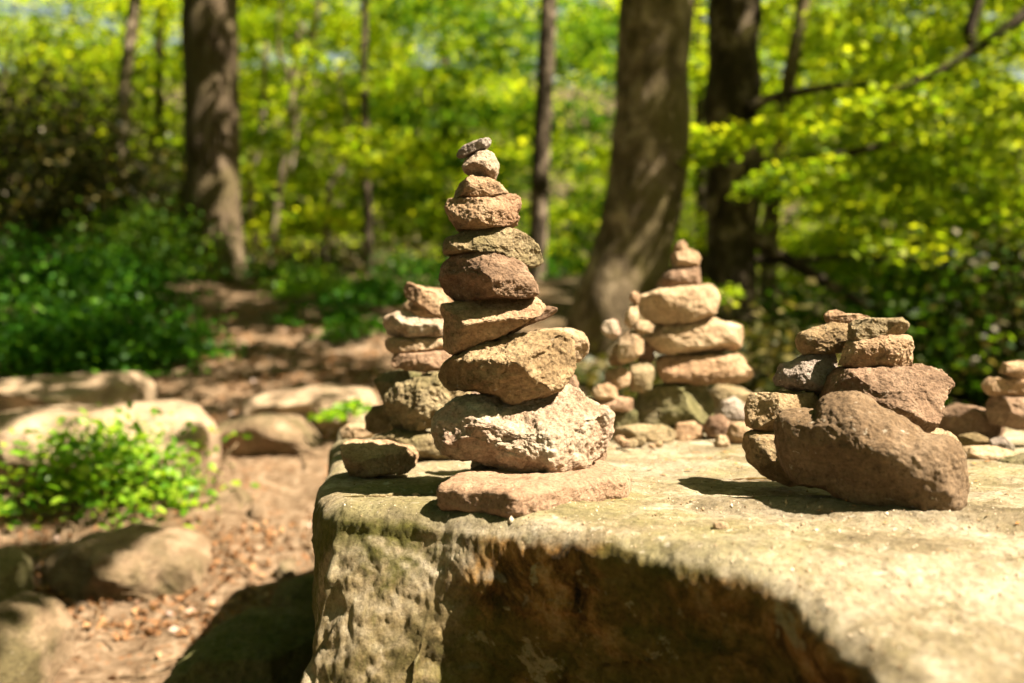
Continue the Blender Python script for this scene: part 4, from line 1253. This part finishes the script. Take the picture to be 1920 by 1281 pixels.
hp = [(1000, 946, 14), (1160, 908, 13), (1172, 903, 10), (820, 951, 12), (1150, 941, 10), (1172, 940, 12), (1298, 941, 10), (1288, 884, 12), (1265, 866, 10), (1330, 862, 12),
      (1400, 858, 10), (1380, 872, 12), (1360, 850, 10), (1240, 858, 9), (1450, 900, 10), (1480, 925, 9), (1660, 984, 9), (1780, 1036, 11), (1852, 970, 10), (1908, 985, 12), (1815, 890, 12),
      (1826, 872, 14), (1850, 868, 12), (1830, 905, 9), (1560, 962, 8), (1300, 852, 10), (1420, 868, 9), (1208, 875, 8), (1225, 908, 7), (1340, 905, 7)]
_h = np.random.default_rng(15)
hp += [(_h.uniform(1150, 1500), _h.uniform(838, 885), _h.uniform(7, 13)) for _ in range(34)] + [(_h.uniform(1400, 1700), _h.uniform(905, 965), _h.uniform(6, 10)) for _ in range(12)]
dep = bpy.context.evaluated_depsgraph_get()
dep.update()
hr = np.random.default_rng(5)
bo = bpy.data.objects["boulder"]
for px, py, s in hp:
    d = Vector(((px - CX) / FPX, 1.0, -(py - CY) / FPX)).normalized()
    ok, loc, nr, _ = bo.ray_cast(bo.matrix_world.inverted() @ Vector((0, 0, CAMZ)) if False else Vector((0, 0, CAMZ)) - bo.location, d)
    if not ok:
        continue
    w = loc + bo.location
    L = s / FPX * w.y
    u = hr.uniform(0, 6.28)
    cu, su = math.cos(u), math.sin(u)
    o = [(-0.5, 0, 0), (-0.1, 0.22, 0.10), (0.25, 0.17, 0.16), (0.55, 0, 0.12), (0.2, -0.2, 0.15), (-0.15, -0.22, 0.08)]
    V = np.array([[(a * cu - b * su) * L, (a * su + b * cu) * L, c * L * 1.3] for a, b, c in o])
    me = new_mesh("bud_scale", V, np.array([[0, 3, 2, 1], [0, 5, 4, 3]]), False)
    tag(link("bud_scale", me, M['husk'], loc=(w.x, w.y, w.z + 0.002)), "tiny orange beech bud scale lying on the sunny boulder top", "bud scale", "orange bud scales on the boulder")

tw = []
tr = np.random.default_rng(77)
for _ in range(150):
    x, y = tr.uniform(-2.6, -0.4), tr.uniform(2.1, 6.5)
    a, L = tr.uniform(0, math.pi), tr.uniform(0.04, 0.16)
    e = [np.array([x + k * L * math.cos(a + 0.3 * k), y + k * L * math.sin(a + 0.3 * k), 0]) for k in (-1, 0, 1)]
    for q in e:
        q[2] = float(ground_z(q[0], q[1])) + 0.022
    tw.append(tube(e, [0.0035, 0.003, 0.0015], nseg=5, nring=5, wob=0.03, seed=int(1000 * x)))
V, F = merge(tw)
tag(link("twigs", new_mesh("twigs", V, F), M['twig']), "thin dry twigs scattered over the path", "twigs", kind="stuff")

gr = np.random.default_rng(9)
gpts = []
for _ in range(4200):
    px, py = gr.uniform(640, 1990), 1281 - 455 * gr.uniform(0, 1) ** 0.6
    d = Vector(((px - CX) / FPX, 1.0, -(py - CY) / FPX)).normalized()
    ok, loc, nr, _ = bo.ray_cast(Vector((0, 0, CAMZ)) - bo.location, d)
    if ok and nr.z > 0.7:
        gpts.append(tuple(loc + bo.location))
gpts = np.array(gpts)
sz = 0.0011 * np.exp(gr.normal(0.2, 0.5, len(gpts)))
tet = np.array([(0, -1, -0.3), (0.9, 0.5, -0.3), (-0.9, 0.5, -0.3), (0.1, 0, 0.8)])
GVt = (gpts[:, None, :] + (tet[None] * gr.uniform(0.5, 1.4, (len(gpts), 4, 1))) * sz[:, None, None]).reshape(-1, 3)
GF = (np.arange(len(gpts))[:, None, None] * 4 + np.array([[0, 2, 1], [0, 1, 3], [1, 2, 3], [2, 0, 3]])[None]).reshape(-1, 3)
M['grit'] = leaf_mat("grit_and_crumbs", (0.12, 0.07, 0.03), (0.40, 0.30, 0.19), (0.52, 0.44, 0.34), 0.0, 0.2, 0.8)
tag(link("grit", new_mesh("grit", GVt, GF, False), M['grit']), "fine grit and crumbs strewn over the boulder top", "grit", kind="stuff")

FR = np.random.default_rng(33)
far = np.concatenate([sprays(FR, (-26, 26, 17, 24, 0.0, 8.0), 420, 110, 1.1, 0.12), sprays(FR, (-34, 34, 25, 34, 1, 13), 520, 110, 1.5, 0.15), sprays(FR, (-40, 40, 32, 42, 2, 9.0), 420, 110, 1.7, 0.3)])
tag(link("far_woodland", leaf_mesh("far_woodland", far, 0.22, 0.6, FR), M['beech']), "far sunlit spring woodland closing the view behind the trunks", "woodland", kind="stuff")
# unseen wood beside and behind the camera, added to block sky light
ring = []
while len(ring) < 800:
    a, r = FR.uniform(0, 2 * math.pi), FR.uniform(9, 20)
    x, y = r * math.cos(a), r * math.sin(a)
    if y > 0 and abs(x / y) < 0.75:
        continue
    ring.append((x, y, FR.uniform(0.5, 13)))
for _ in range(250):           # unseen crowns high over the left half and behind, added to cut sky fill
    ring.append((FR.uniform(-8, 3.0), FR.uniform(-8, 8.5), FR.uniform(7, 11)))
ring = np.array(ring)
ring = np.repeat(ring, 70, 0)
ring = keep_sun(ring + FR.normal(0, 1, ring.shape) * [0.9, 0.9, 0.2])
tag(link("sky_blocking_wood", leaf_mesh("sky_blocking_wood", ring, 0.34, 0.5, FR), M['beech2']), "unseen leafy wood around and over the clearing, added to block sky light", "woodland", kind="stuff")
